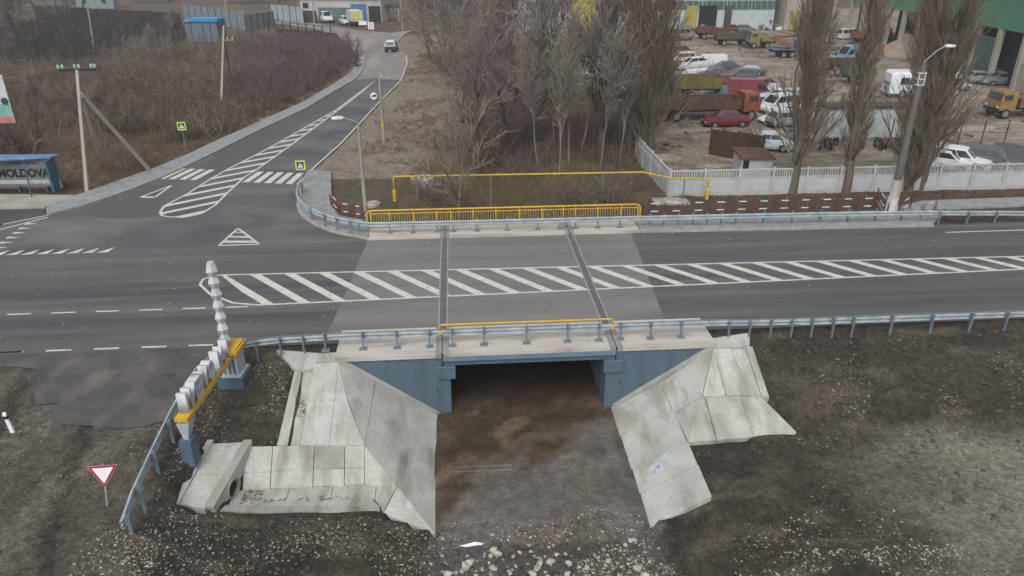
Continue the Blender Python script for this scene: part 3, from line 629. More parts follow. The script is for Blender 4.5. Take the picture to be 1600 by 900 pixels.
fpath = [P(472,298)[:2] + (.1,), P(466,318)[:2] + (.1,), P(470,330)[:2] + (.1,), P(481,341)[:2] + (.1,), P(497,350)[:2] + (.1,), P(524,360)[:2] + (.1,), P(548,364.5)[:2] + (.1,), (-5.4, 41.85, .1), (0, 41.78, .1), (11, 41.75, .1), (22, 41.6, .1), (28.5, 41.45, .08), (33, 41.3, 0), (40, 40.75, -.02), (70, 40.75, -.02)]
fposts = [(P(px, 368, .12)[0], 41.93 - .004 * max(0, k - 8) * 2, .11, math.pi) for k, px in enumerate((609,645,683,709,746,794,843,879,904,940,976,1024,1047,1071,1095,1118,1142,1166,1212,1260,1307,1354,1401,1446))]
fposts += [(P(px, 365, 0)[0], 41.3 - .12 * k, -.02, math.pi) for k, px in enumerate((1491, 1537, 1582))] + [(x, 40.9, -.02, math.pi) for x in (37.5, 40, 43, 47, 52, 58, 64)]
fposts += [(*P(px, py, .1)[:2], .1, a) for px, py, a in ((476,303,-1.6), (470,318,-1.7), (490,344,-2.1), (510,355,-2.5), (528,361,-2.7), (548,365.5,-2.9), (562,367.5,3.1))]
fposts = [(x + .14 * math.sin(a) * (1 if abs(a) < 3 else 0), y - .14 * (math.cos(a) if abs(a) < 3 else -1) * (1 if abs(a) < 3 else 0), z, a) for x, y, z, a in fposts]
guardrail(fpath, -1, fposts, 'galvanised guardrail curving round the corner and along the far side', lambda x, y: -5.5 < x < 11 and y < 43)

# yellow handrail above the near guardrail
m_yel = mat('yellow_paint', rgb('#c39c2c'), rgb('#b08d28'), 2, rough=.5, fine=.1, stain=(rgb('#8d7a45'), 2.5, .58, .8, (1, 1, 1)))
yh = thing('handrail', 'single yellow tubular handrail standing above the near guardrail', 'handrail')
xa, xb = -1.0, 6.55
MB().tube([(xa + .02, 28.16, .62), (xa, 28.16, .66), (xa, 28.16, 1.02), (xa + .04, 28.16, 1.06), (xb - .04, 28.16, 1.06), (xb, 28.16, 1.02), (xb, 28.16, .64)], .042, 8).build('rail', m_yel, yh)
for s in (xa, xb): MB().box((s, 28.1, .66), (.14, .18, .07)).build('bracket', m_yel, yh)
for k, px in enumerate((707, 757, 825, 891, 942)):
    MB().box((P(px, 549, .1)[0] + .0, 28.02, .97), (.045, .05, .2)).build('stem', m_steelp, yh)
rebase(yh, (2.8, 28.1, .1))
# far yellow balustrade
yb = thing('balustrade', 'yellow steel balustrade with thin bars on the far side of the bridge', 'railing')
bx0, bx1, by, bh, bb = -5.62, 11.25, 42.88, 1.12, .12
MB().tube([(bx0 + .35, by, bb + .12), (bx0 + .1, by, bb + .16), (bx0, by, bb + .3), (bx0, by, bb + bh - .2), (bx0 + .1, by, bb + bh - .05), (bx0 + .35, by, bb + bh), (bx1 - .35, by, bb + bh), (bx1 - .1, by, bb + bh - .05), (bx1, by, bb + bh - .2), (bx1, by, bb + .3), (bx1 - .1, by, bb + .16), (bx1 - .35, by, bb + .12)], .055, 8).build('top_rail', m_yel, yb)
MB().box(((bx0 + bx1) / 2, by, bb + .14), (bx1 - bx0 - .5, .05, .05)).build('bottom_rail', m_yel, yb)
MB().box(((bx0 + bx1) / 2, by, bb + bh - .2), (bx1 - bx0 - .3, .05, .05)).build('middle_rail', m_yel, yb)
pxs = [P(px, 345, .12)[0] for px in (584, 612, 648, 684, 705, 739, 774, 810, 845, 878, 897, 932, 969, 995)]
pm_ = MB().box((0, 0, .5), (.075, .075, 1.05)).mesh('post', m_yel); bm_ = MB().box((0, 0, .5), (.026, .026, .72)).mesh('bar', mat('pale_yellow_bar', rgb('#b79f52'), rgb('#a08c4c'), 3, rough=.6))
for x in pxs: link('post', pm_, yb, (x, by, bb))
x = bx0 + .25
while x < bx1 - .2:
    if min(abs(x - q) for q in pxs) > .08: link('bar', bm_, yb, (x, by + .002, bb))
    x += .155
rebase(yb, (2.8, by, bb))

# ================================================================== gas pipe on stands
gp = thing('gas_pipe', 'yellow gas pipe on thin steel stands above the gully', 'pipe')
m_yel2 = mat('yellow_pipe', rgb('#b79a35'), rgb('#a38a34'), 2, rough=.6, fine=.1)
a = P(617,312, -.1); b0 = PY(615, 276, a[1]); b1 = PY(1004, 269, 47.6); c1 = PY(1052, 279, 47.4); d1 = PY(1108, 279.5, 47.35); gz = ground_z(a[0], a[1])
pth = [(a[0], a[1], gz - .1), (a[0], a[1], b0[2] - .15), (a[0] + .04, a[1], b0[2] - .04), (a[0] + .16, a[1], b0[2]), b1, c1, (d1[0] - .1, d1[1], d1[2]), (d1[0], d1[1], d1[2] - .1), (d1[0], d1[1], ground_z(d1[0], d1[1]) - .1)]
MB().tube(pth, .06, 10).build('pipe', m_yel2, gp, True)
for q in (pth[0], pth[-1]): MB().lathe([(.13, -.2), (.13, .75), (.1, .8)], (q[0], q[1], q[2] + .1), 12).build('ground_sleeve', m_yel, gp)
m_stand = mat('pipe_stand', rgb('#6b7277'), rgb('#5d6367'), 2, rough=.6)
for px, f in ((648, 0), (765, 0), (943, 1), (1070, 0)):
    lo_, hi_ = (pth[3], b1) if px < 1000 else (c1, d1); xx = P(px, 300, 0)[0] if px < 1000 else P(px, 300)[0]
    t = (px - 615) / (1004 - 615) if px < 1000 else (px - 1052) / 56.0
    q = Vector(lo_).lerp(Vector(hi_), t); z0 = ground_z(q.x, q.y) - .2
    MB().tube([(q.x, q.y, z0), (q.x, q.y, q.z - .055)], .05, 8).build('stand', m_stand, gp)
    if f: MB().tube([(q.x, q.y, q.z - .9), (q.x - .8, q.y, q.z - .06)], .03, 6).build('brace', m_stand, gp)
rebase(gp, (a[0], a[1], gz))

# ================================================================== low red and white path fence
m_red = mat('fence_red', rgb('#6e2327'), rgb('#5a2024'), 3, rough=.6, fine=.1); m_wht = mat('fence_white', rgb('#bdbbb6'), rgb('#a9a6a0'), 3, rough=.6)
def red_fence(pts, label, z=.05, hh=.95):
    f = thing('path_fence', label, 'fence', (pts[0][0], pts[0][1], z)); o = Vector((pts[0][0], pts[0][1], 0))
    for i, p in enumerate(pts):
        q = Vector((p[0], p[1], 0)) - o; d = (Vector(pts[min(i + 1, len(pts) - 1)]) - Vector(pts[max(i - 1, 0)])).normalized()
        mb = MB().box((q.x, q.y, hh / 2 - .1), (.045, .045, hh + .2))
        po = mb.build('post', m_red, f); sc = MB()
        for s in (-1, 1):
            for (za, zb, w) in ((.1, .5, .26), (.42, .84, .3)):
                sc.tube([(q.x, q.y, za), (q.x + s * d.x * w * .55, q.y + s * d.y * w * .55, (za + zb) / 2 - .05), (q.x + s * d.x * w, q.y + s * d.y * w, zb)], .017, 4)
        sc.build('scroll', m_red, po)
    for i in range(len(pts) - 1):
        a = Vector((*pts[i][:2], 0)) - o; b = Vector((*pts[i + 1][:2], 0)) - o
        for zz in (.38, .9):
            u = Vector((0, 0, zz)); p1 = a.lerp(b, .34); p2 = a.lerp(b, .68)
            MB().tube([a + u, p1 + u], .006, 4).build('rail', m_red, f); MB().tube([p2 + u, b + u], .006, 4).build('rail', m_red, f)
            MB().tube([p1 + u, p2 + u], .042, 6).build('white_rail', m_wht, f)
    k = MB(); a = Vector((*pts[0][:2], 0)) - o
    for i in range(len(pts) - 1):
        a = Vector((*pts[i][:2], 0)) - o; b = Vector((*pts[i + 1][:2], 0)) - o; ang = math.atan2(b.y - a.y, b.x - a.x)
        k.box(((a + b) / 2 + Vector((0, -.12, -.02)))[:], ((b - a).length, .1, .18), ang)
    k.build('plinth', m_kerb, f); return f
fx = [P(px, 341, .0)[:2] for px in (1004, 1039, 1074, 1110, 1144, 1179, 1213, 1247, 1281, 1316, 1350, 1384)]
fy = 43.75
red_fence([(x, fy) for x, _ in fx], 'long low red and white fence beside the far footpath')
red_fence([P(1384,341)[:2], P(1369,315)[:2]], 'short red and white fence return left of the big lamp post')
red_fence([P(1403,339)[:2], P(1421,328)[:2]], 'short red and white fence panel right of the big lamp post')
red_fence([P(1438,342)[:2], P(1458,337)[:2]], 'last stub of red and white fence by the footpath bend')
red_fence([P(518,325)[:2], P(531,339)[:2], P(552,343)[:2], P(569,346)[:2]], 'low red and white fence behind the corner pavement')
# ================================================================== town name sign of standing letters
m_let = mat('letter_white', rgb('#b1b4b8'), rgb('#a0a4a9'), 2, rough=.55, fine=.06, stain=(rgb('#85878a'), 2.2, .58, .85, (1, 1, .35)))
m_base = mat('pedestal_blue', rgb('#4e6275'), rgb('#455868'), 1.5, rough=.6)
m_grey = mat('pedestal_grey', rgb('#a3a7ac'), rgb('#92979d'), 2, rough=.6)
A = Vector((-9.93, 22.25, 0)); B = Vector((-9.5, 26.7, 0)); ang = math.atan2(B.y - A.y, B.x - A.x); BL = (B - A).length; bz = .93
ts = thing('town_sign', 'town sign of white standing letters on a yellow beam with a faceted column', 'town sign', (A.x, A.y, -.95), ang)
zo = .95
beam = MB().box((BL / 2, 0, bz - .07 + zo), (BL + .3, .46, .14)).build('beam', m_yel, ts)
MB().box((BL / 2, 0, bz - .2 + zo), (BL, .34, .12)).build('beam_soffit', m_grey, beam)
word = 'IALOVENI'
for i, ch in enumerate(word):                       # reads from the track side: first letter farthest from the camera
    me = text_mesh(ch, 1.12, .17, 'letter', m_let, .012)
    v = np.empty(len(me.vertices) * 3, np.float32); me.vertices.foreach_get('co', v); v = v.reshape(-1, 3); w = v[:, 0].max() - v[:, 0].min(); cx = (v[:, 0].max() + v[:, 0].min()) / 2
    q = np.empty_like(v); q[:, 0] = -(v[:, 0] - cx) * min(1.0, .52 / max(w, .2)); q[:, 2] = v[:, 1] - v[:, 1].min(); q[:, 1] = v[:, 2]
    me.vertices.foreach_set('co', q.ravel()); me.update(); me.flip_normals() if hasattr(me, 'flip_normals') else None
    lo = link('letter', me, ts, (.25 + (7 - i) * .545, 0, bz + zo + .002))
# slim near leg
leg = MB(); leg.loft([[(.02 - .1, -.08, .93), (.02 + .1, -.08, .93), (.02 + .1, .08, .93), (.02 - .1, .08, .93)], [(.02 - .14, -.22, bz + zo - .26), (.02 + .5, -.22, bz + zo - .26), (.02 + .5, .22, bz + zo - .26), (.02 - .14, .22, bz + zo - .26)]])
leg.build('leg', m_grey, ts)
MB().box((.0, 0, .4), (.5, .42, 1.1)).build('plinth', m_base, ts)
# big far pedestal with fluted shaft, yellow cap and faceted column
px = BL + .15
MB().box((px, 0, .5), (1.15, 1.05, .75)).build('plinth', m_base, ts)
sh_ = MB().box((px, 0, 1.4), (.78, .7, 1.1)).build('pedestal', m_grey, ts)
for k in range(3):
    MB().box((px - .395, -.2 + k * .2, 1.4), (.03, .06, .95)).build('flute', m_base, sh_)
MB().box((px, 0, .91), (.98, .9, .1)).build('base_moulding', m_let, sh_)
cap = MB().box((px, 0, 2.03), (1.1, .95, .16)).build('cap', m_yel, ts)
MB().box((px, 0, 2.15), (.95, .8, .08)).build('cap_top', m_yel, cap)
zc = 2.19
for k in range(7):
    h = .51; prof = [(.14, 0), (.245, h * .5), (.14, h)] if k < 6 else [(.14, 0), (.25, .22), (.15, .56), (.12, .6)]
    MB().lathe(prof, (px - .1, .1, zc + k * h), 6, .35).build('column_module', m_let, ts)

# ================================================================== yield sign, delineator, road signs
m_signw = mat('sign_white', rgb('#dcdde0'), rgb('#d0d1d4'), 2, rough=.5, fine=0); m_signr = mat('sign_red', rgb('#8e1631'), rgb('#83142d'), 2, rough=.5, fine=0)
m_signp = mat('sign_post', rgb('#868c90'), rgb('#787e82'), 2, rough=.5); m_signb = mat('sign_blue', rgb('#1d3f73'), rough=.5, fine=0); m_signg = mat('sign_lime', rgb('#c9d82a'), rgb('#bccb28'), 2, rough=.5, fine=0); m_ink = mat('sign_black', (.01, .01, .011), rough=.6, fine=0)
def sign_root(name, label, loc, rz, h, r=.035):
    s = thing(name, label, 'road sign', loc, rz); MB().cyl((0, .04, -.3), (0, .04, h), r, 8).build('post', m_signp, s); return s
def plate(poly, y, th, name, m, parent): return MB().prism([(x, y, z) for x, z in poly], -th, (0, 1, 0)).build(name, m, parent)
ys = P(154, 746, .5)
gzz = ground_z(ys[0], ys[1]); cz = .5
s = sign_root('yield_sign', 'red bordered white yield sign beside the dirt track', (ys[0], ys[1], gzz), .1, cz - gzz + .3)
c = cz - gzz
def tri(r): return [(r * .866, c + r * .5), (-r * .866, c + r * .5), (0, c - r)]
for nm, r, y, mm in (('back_plate', .52, .0, mat('sign_pink', rgb('#d58a95'), rough=.5, fine=0)), ('border', .49, -.006, m_signr), ('face', .37, -.012, m_signw)): plate(tri(r), y, .006, nm, mm, s)
s.rotation_euler = (R(-12), R(3), .12)
dl = P(22, 680, -.4); d = thing('delineator', 'leaning white delineator post beside the dirt track', 'marker post', (dl[0], dl[1], ground_z(dl[0], dl[1])))
MB().loft([[(-.07, -.04, -.2), (.07, -.04, -.2), (.07, .04, -.2), (-.07, .04, -.2)], [(-.06, -.03, .8), (.06, -.03, .8), (.06, .03, .86), (-.06, .03, .86)]]).build('shaft', m_signw, d)
MB().box((0, 0, .66), (.132, .082, .12)).build('black_band', m_ink, d); d.rotation_euler = (0, R(-6), 0)
def crossing_sign(px, base, ctr, label, rz):
    b = P(*base); h = PY(*ctr, b[1])[2]; s = sign_root('crossing_sign', label, b, rz, h + .35)
    s.scale = (.74, .74, 1); q = lambda r: [(-r, h - r * .74), (r, h - r * .74), (r, h + r * .74), (-r, h + r * .74)]
    plate(q(.46), 0, .012, 'lime_border', m_signg, s); plate(q(.34), -.008, .006, 'blue_panel', m_signb, s)
    plate([(-.27, h - .17), (.27, h - .17), (0, h + .2)], -.014, .006, 'white_triangle', m_signw, s)
    m = MB()
    m.prism([(x, -.02, h + z * .74) for x, z in ((-.03, .12), (.03, .12), (.035, .17), (-.035, .17))], -.004, (0, 1, 0)).prism([(x, -.02, h + z * .74) for x, z in ((-.05, .1), (.05, .1), (.04, -.04), (-.04, -.04))], -.004, (0, 1, 0))
    m.prism([(x, -.02, h + z * .74) for x, z in ((-.04, -.04), (0, -.04), (-.07, -.19), (-.11, -.19))], -.004, (0, 1, 0)).prism([(x, -.02, h + z * .74) for x, z in ((0, -.04), (.04, -.04), (.11, -.19), (.07, -.19))], -.004, (0, 1, 0))
    m.build('walking_figure', m_ink, s); return s
crossing_sign(0, (473, 289), (473, 258), 'lime bordered pedestrian crossing sign on the near corner', 0.05)
crossing_sign(0, (291, 236), (286, 197), 'lime bordered pedestrian crossing sign in front of the brush', .12)
b = P(586, 178); h = PY(583, 150, b[1])[2]; s = sign_root('no_lorries_sign', 'round red rimmed sign with a black lorry by the road', b, 0, h + .3)
circ = lambda r, n=24: [(r * math.cos(2 * math.pi * k / n), h + r * math.sin(2 * math.pi * k / n)) for k in range(n)]
plate(circ(.42), 0, .012, 'red_rim', m_signr, s); plate(circ(.35), -.008, .006, 'face', m_signw, s)
l_ = MB()
for x0, x1, z0, z1 in ((-.04, .28, -.06, .14), (-.2, -.06, -.08, .06)): l_.prism([(x0, -.014, h + z0), (x1, -.014, h + z0), (x1, -.014, h + z1), (x0, -.014, h + z1)], -.006, (0, 1, 0))
for x in (-.12, .06, .19): l_.prism([(x + .045 * math.cos(k * .785), -.016, h - .1 + .045 * math.sin(k * .785)) for k in range(8)], -.006, (0, 1, 0))
l_.build('lorry_symbol', m_ink, s)

# ================================================================== lamp posts and utility poles
m_pole = mat('pole_concrete', rgb('#8f8b84'), rgb('#7e7a73'), 1.2, (1, 1, .4), rough=.9, fine=.1, fscale=10)
m_polel = mat('pole_concrete_light', rgb('#aaa79f'), rgb('#97938b'), 1.2, (1, 1, .4), rough=.9, fine=.1, fscale=10)
m_lamp = mat('lamp_head', rgb('#c3c6c6'), rgb('#b0b3b3'), 3, rough=.4)
m_insul = mat('insulator', rgb('#9fc4b4'), rgb('#8ab3a2'), 3, rough=.2, spec=.6)
def taper(mb, p0, p1, w0, w1, n=4, a0=math.pi / 4):
    p0 = Vector(p0); p1 = Vector(p1); d = (p1 - p0).normalized(); u = Vector((1, 0, 0)); u = (u - d * u.dot(d)).normalized(); v = d.cross(u); rr = []
    for p, w in ((p0, w0), (p1, w1)): rr.append([p + (u * math.cos(a0 + 2 * math.pi * k / n) + v * math.sin(a0 + 2 * math.pi * k / n)) * w for k in range(n)])
    return mb.loft(rr)
def lamp(loc, h, arm, label, mm, w=.17, band=False):
    s = thing('street_lamp', label, 'lamp post', loc)
    taper(MB(), (0, 0, -.4), (0, 0, h), w, w * .62, 8).build('pole', mm, s)
    a = Vector((arm[0], arm[1], 0)); 
    MB().tube([(0, 0, h - .45), (0, 0, h + .25), (a.x * .55, a.y * .55, h + arm[2] * .75), (a.x, a.y, h + arm[2])], .04, 8).build('arm', m_signp, s)
    dd = a.normalized(); c = a + dd * .28 + Vector((0, 0, h + arm[2] + .0)); r = math.atan2(dd.y, dd.x)
    hd = MB().loft([[(-.32, -.07, -.04), (-.32, .07, -.04), (-.32, .05, .06), (-.32, -.05, .06)], [(0, -.15, -.06), (0, .15, -.06), (0, .1, .1), (0, -.1, .1)], [(.38, -.11, -.05), (.38, .11, -.05), (.38, .06, .05), (.38, -.06, .05)]]).build('lamp_head', m_lamp, s, False, c, r)
    MB().box((.05, 0, -.065), (.5, .2, .03)).build('lens', mat('lens', rgb('#d5dad5'), rough=.2), hd)
    return s
b = P(573, 345); lamp((b[0], b[1], 0), PY(558.5, 192, b[1])[2] - .2, (-.85, -.1, .55), 'grey concrete street lamp at the corner, arm over the side road', m_pole, .15)
b = P(1390, 334); s = lamp((b[0], b[1], 0), 9.3, (1.2, .2, 1.1), 'tall square lamp post with white painted foot by the far footpath', mat('pole_dark', rgb('#615e5a'), rgb('#54514d'), 1.2, (1, 1, .4), rough=.9, fine=.15), .27)
taper(MB(), (0, 0, 0), (0, 0, 1.1), .36, .34, 8).build('white_foot', mat('whitewash', rgb('#c3c1c6'), rgb('#a9a7aa'), 3, rough=.9, fine=.15), s)
taper(MB(), (0, 0, 1.1), (0, 0, 2.3), .285, .27, 8).build('grey_band', m_polel, s)
MB().box((.28, -.1, 1.7), (.05, .08, 1.4)).build('cable_duct', m_yel2, s)
for z in (8.2, 8.55, 8.9):
    MB().box((0, 0, z), (.42, .34, .06)).build('clamp', m_lamp, s)
for sx in (-.19, .19): MB().box((sx, -.1, 8.55), (.05, .05, .8)).build('bracket_bar', m_lamp, s)
b = P(600, 222); s = thing('utility_pole', 'slim grey pole with a yellow band beside the side road', 'pole', b)
h = PY(592.5, 110, b[1])[2]; taper(MB(), (0, 0, -.4), (0, 0, h), .13, .085, 8).build('shaft', m_pole, s); MB().lathe([(.134, 1.3), (.13, 1.9)], n=8).build('yellow_band', m_yel2, s)
MB().box((0, 0, h - .25), (.5, .07, .07)).build('crossarm', m_pole, s)
def wire(a, b, sag, n=14, r=.012):
    pts = []
    for i in range(n + 1):
        t = i / n; p = Vector(a).lerp(Vector(b), t); p.z -= sag * 4 * t * (1 - t); pts.append(p)
    return pts
b = P(135, 300); h = 8.3; s = thing('utility_pole', 'concrete power pole with two raking struts at the pavement edge', 'power pole', b)
top = Vector((1.25, .3, h)); taper(MB(), (0, 0, -.4), top, .17, .12, 4).build('shaft', m_polel, s)
for base, zt in (((P(238,266)[0] - b[0], P(238,266)[1] - b[1], -.3), .82), ((P(158,258)[0] - b[0], P(158,258)[1] - b[1], -.3), .8)):
    taper(MB(), base, top * zt + Vector((.12, 0, 0)), .15, .12, 4).build('strut', m_polel, s)
ca_ = MB().box(top[:], (2.3, .1, .1), .12).build('crossarm', m_ink, s)
for k, dx in enumerate((-1.1, -.85, -.1, .15, .9, 1.1)):
    MB().lathe([(.02, 0), (.02, .06), (.085, .1), (.1, .16), (.06, .2), (.085, .24), (.05, .32)], (top.x + dx, top.y + dx * .12, top.z + .05), 8).build('insulator', m_insul, ca_)
PT = Vector(b) + top
b = P(345, 157); s = thing('utility_pole', 'concrete pole with one strut standing alone in the brush', 'power pole', b)
h = PY(349, 40, b[1])[2]; q2 = P(363, 133); taper(MB(), (0, 0, -.4), (1.6, 0, h), .17, .12, 4).build('shaft', m_polel, s)
taper(MB(), (q2[0] - b[0], q2[1] - b[1], -.3), (1.4, .1, h * .82), .15, .11, 4).build('strut', m_pole, s)
c2 = MB().box((1.75, .1, h - 1.5), (1.2, .1, .1), .3).build('crossarm', m_pole, s)
for dx in (-.1, .35, .85): MB().lathe([(.02, 0), (.08, .08), (.09, .16), (.05, .28)], (dx + 1.4, .1 + (dx - .35) * .3, h - 1.45), 8).build('insulator', m_insul, c2)
PT2 = Vector(b) + Vector((1.6, 0, h - .2))
for base, topx, lab in (((149, 88), (129, -14), 'leaning bare grey pole rising from the thicket at upper left'), ((112, 24), (104, -14), 'short grey pole before the far fence at upper left'), ((491, 36), (486, -14), 'thin pole beside the white parked van'), ((629, 46), (624, -14), 'pale pole at the far road junction'), ((353, 24), (350, -10), 'thin far pole behind the grey sheet fence')):
    b = P(*base); t = PY(*topx, b[1] - 1); s = thing('utility_pole', lab, 'pole', b)
    taper(MB(), (0, 0, -.4), (t[0] - b[0], 0, t[2] + 1), .17, .11, 6).build('shaft', m_pole, s); MB().box((t[0] - b[0], 0, t[2] + .7), (1.4, .1, .1)).build('crossarm', m_pole, s)
m_wire = mat('wire', rgb('#77736d'), rough=.7, fine=0)
for k, (a_, b_, sg) in enumerate(((PT + Vector((-1.0, -.1, .3)), Vector((-62, 38, 7.0)), .6), (PT + Vector((.1, 0, .3)), Vector((-60, 34, 6.4)), .6), (PT + Vector((1.0, .1, .3)), PT2, .8), (PT + Vector((.9, .1, .25)), Vector((-41.6, 139, 5.5)), 1.6))):
    tag(MB().tube(wire(a_, b_, sg), .016, 4).build('overhead_wire', m_wire), ['upper overhead wire running left from the strutted power pole', 'lower overhead wire running left from the strutted power pole', 'overhead wire between the strutted pole and the pole in the brush', 'overhead wire from the strutted pole towards the blue roofed kiosk'][k], 'wire')

# ================================================================== bus stop
m_roof = mat('stop_roof', rgb('#5d83b5'), rgb('#4f749f'), 1.5, rough=.5); m_mur = mat('mural', rgb('#5c6468'), rgb('#556b69'), 1.3, rough=.8, fine=.1, stain=(rgb('#756b70'), .9, .5, .7, (1, 1, 1))); m_frame = mat('stop_frame', rgb('#3f566e'), rgb('#374a5e'), 2, rough=.6)
bs = thing('bus_shelter', 'bus shelter with blue roof and a MOLDOVA mural on its back wall', 'bus shelter', (-30.4, 52.4, .12), -.04)
MB().box((-.6, .1, 1.3), (6.2, .18, 2.3)).build('back_wall', m_mur, bs)
MB().box((-.6, -.03, .45), (6.2, .1, .6)).build('lower_band', mat('stop_lower', rgb('#a3a4a6'), rgb('#8f9094'), 2, rough=.8), bs)
MB().prism([(2.42, .1, .1), (2.42, -.9, .1), (2.42, -1.0, 2.3), (2.42, .1, 2.45)], .14, (1, 0, 0)).build('side_wall', m_frame, bs)
MB().prism([(-3.6, .1, .1), (-3.6, -1.2, .1), (-3.6, -1.2, 2.3), (-3.6, .1, 2.45)], .14, (1, 0, 0)).build('side_wall', m_mur, bs)
MB().prism([(-3.9, -1.0, 2.32), (2.3, -.15, 2.42), (2.62, .4, 2.46), (-3.9, .4, 2.46)], .1).build('roof', m_roof, bs)
bn = MB().box((-.3, -.35, .48), (4.8, .4, .07)).build('bench', mat('bench_wood', rgb('#6d6a62'), rgb('#5c5a52'), 2, rough=.8), bs)
for x in (-2.2, -.2, 1.7): MB().box((x, -.35, .22), (.08, .3, .44)).build('leg', m_frame, bn)
MB().cyl((1.15, -1.55, 0), (1.0, -1.0, 2.42), .045, 8).build('post', m_frame, bs); MB().cyl((-2.6, -1.6, 0), (-2.6, -1.6, 2.38), .045, 8).build('post', m_frame, bs)
t = link('lettering', text_mesh('MOLDOVA', .78, .004, 'lettering', m_ink, .035), bs, (.1, -.005, .98)); t.rotation_euler = (R(90), 0, 0); t.scale = (.92, 1, 1)
sc = MB()
for k in range(8):
    x = -.7 + k * .24; sc.tube([(x, -.008, 1.9), (x + .06, -.008, 2.04), (x + .14, -.008, 1.98), (x + .12, -.008, 1.86), (x + .24, -.008, 1.92)], .022, 4)
sc.build('script_line', m_ink, bs)
for k in range(10):
    x = random.uniform(-3.4, 2.2); z = random.uniform(.85, 2.2); r = random.uniform(.12, .35)
    MB().prism([(x + r * math.cos(a) * random.uniform(.6, 1), .006 - k * .0006, z + r * math.sin(a) * random.uniform(.5, .9)) for a in [j * .785 for j in range(8)]], -.004, (0, 1, 0)).build('mural_patch', paint(random.choice(['#6d6f68', '#5d6c64', '#6e6569', '#6f7d7a', '#56636c']), .8), bs)
# billboard at the left edge
bb_ = PY(21, 186, 60.0); s = thing('billboard', 'tilted white and turquoise billboard at the left edge', 'billboard', (bb_[0] - 1.6, 60.0, 0), .1)
for x in (-2.6, -.6): MB().cyl((x, .15, -.3), (x, .15, 5.5), .06, 8).build('post', m_pole, s)
z0 = bb_[2] - .4; MB().box((-1.0, 0, z0 + 1.9), (5.2, .12, 3.6)).build('panel', mat('board_white', rgb('#b9bec0'), rgb('#aab0b2'), 2, rough=.5), s)
MB().box((-1.0, -.066, z0 + .95), (5.1, .012, 1.2)).build('turquoise_band', mat('board_turq', rgb('#5f9389'), rgb('#78a49c'), 1.2, rough=.5), s)
MB().box((-1.0, -.07, z0 + .35), (5.1, .012, .42)).build('red_band', mat('board_red', rgb('#a85a5e'), rgb('#b97a7c'), 2, rough=.5), s)
for k in range(7): MB().prism([(1.3 - k * .55 + .28 * math.cos(a), -.075 - k * .0005, z0 + 1.75 + .22 * k % .4 + .3 * math.sin(a)) for a in [j * .9 for j in range(7)]], -.004, (0, 1, 0)).build('printed_rock', paint(['#2d3a40', '#46545a'][k % 2], .6), s)

# ================================================================== white yard wall of cast panels
m_wall = mat('wall_white', rgb('#a3a6a5'), rgb('#959795'), 1.3, rough=.9, fine=.08, fscale=10, stain=(rgb('#8d8a84'), .8, .58, .8, (1, 1, .5)))
m_wallp = mat('wall_panel', rgb('#a6abac'), rgb('#9a9fa0'), 1.1, rough=.9, fine=.06, stain=(rgb('#918e88'), 1.2, .62, .82, (1, 1, .4)))
WP = 2.43
def wall_panel_meshes():
    b = MB().box((WP / 2, 0, .62), (WP - .14, .09, 1.24)); f = MB().box((WP / 2, -.052, .68), (WP - .5, .02, .86)).mesh('field', m_wallp)
    r = MB().box((WP / 2, 0, 1.83), (WP - .14, .13, .1)).mesh('coping', m_wall); l2 = MB().box((WP / 2, 0, 1.27), (WP - .14, .12, .07)).mesh('sill', m_wall)
    ba = MB()
    for k in range(12): ba.box((.16 + (k + .5) * (WP - .32) / 12, 0, 1.545), (.075, .075, .48))
    po = MB().box((0, 0, .95), (.16, .2, 2.05)).mesh('post', m_wall)
    return b.mesh('panel', m_wall), f, r, l2, ba.mesh('balusters', m_wall), po
WM = wall_panel_meshes()
def wall(loc, rz, n, label):
    w = thing('yard_wall', label, 'wall', loc, rz)
    for i in range(n + 1):
        x = i * WP; link('post', WM[5], w, (x, 0, 0))
        if i == n: break
        p = link('panel', WM[0], w, (x, 0, 0))
        for me_, nm in ((WM[1], 'field'), (WM[2], 'coping'), (WM[3], 'sill')): link(nm, me_, p, (0, 0, 0))
        link('balusters', WM[4], p, (0, 0, 0))['kind'] = 'stuff'
    return w
wall((14.6, 48.25, -.12), 0, 14, 'long white concrete panel wall along the scrap yard')
wall((14.55, 48.45, -.12), R(90), 4, 'short white wall leg turning back from the road corner')
# ================================================================== manholes and small ground things
def manhole(q, r, label, z=None, slab=None):
    p = P(*q); gz = ground_z(p[0], p[1]) + .02 if z is None else z; s = thing('manhole', label, 'manhole', (p[0], p[1], gz))
    if slab: MB().box((0, 0, .03), (slab[0], slab[1], .16)).build('slab', m_conc3, s)
    MB().lathe([(r, -.3), (r, .16), (r * .92, .2)], n=20).build('ring', m_conc, s); MB().lathe([(r * .62, .19), (r * .62, .26), (r * .58, .28)], n=20).build('cover', m_conc3, s); return s
manhole((660, 283), .85, 'round concrete well cover behind the yellow pipe riser', z=.12)
manhole((583, 319), .5, 'flat round cover beside the corner lamp post')
manhole((1048, 313), .55, 'manhole in a concrete slab before the white wall corner', slab=(2.4, 1.3))
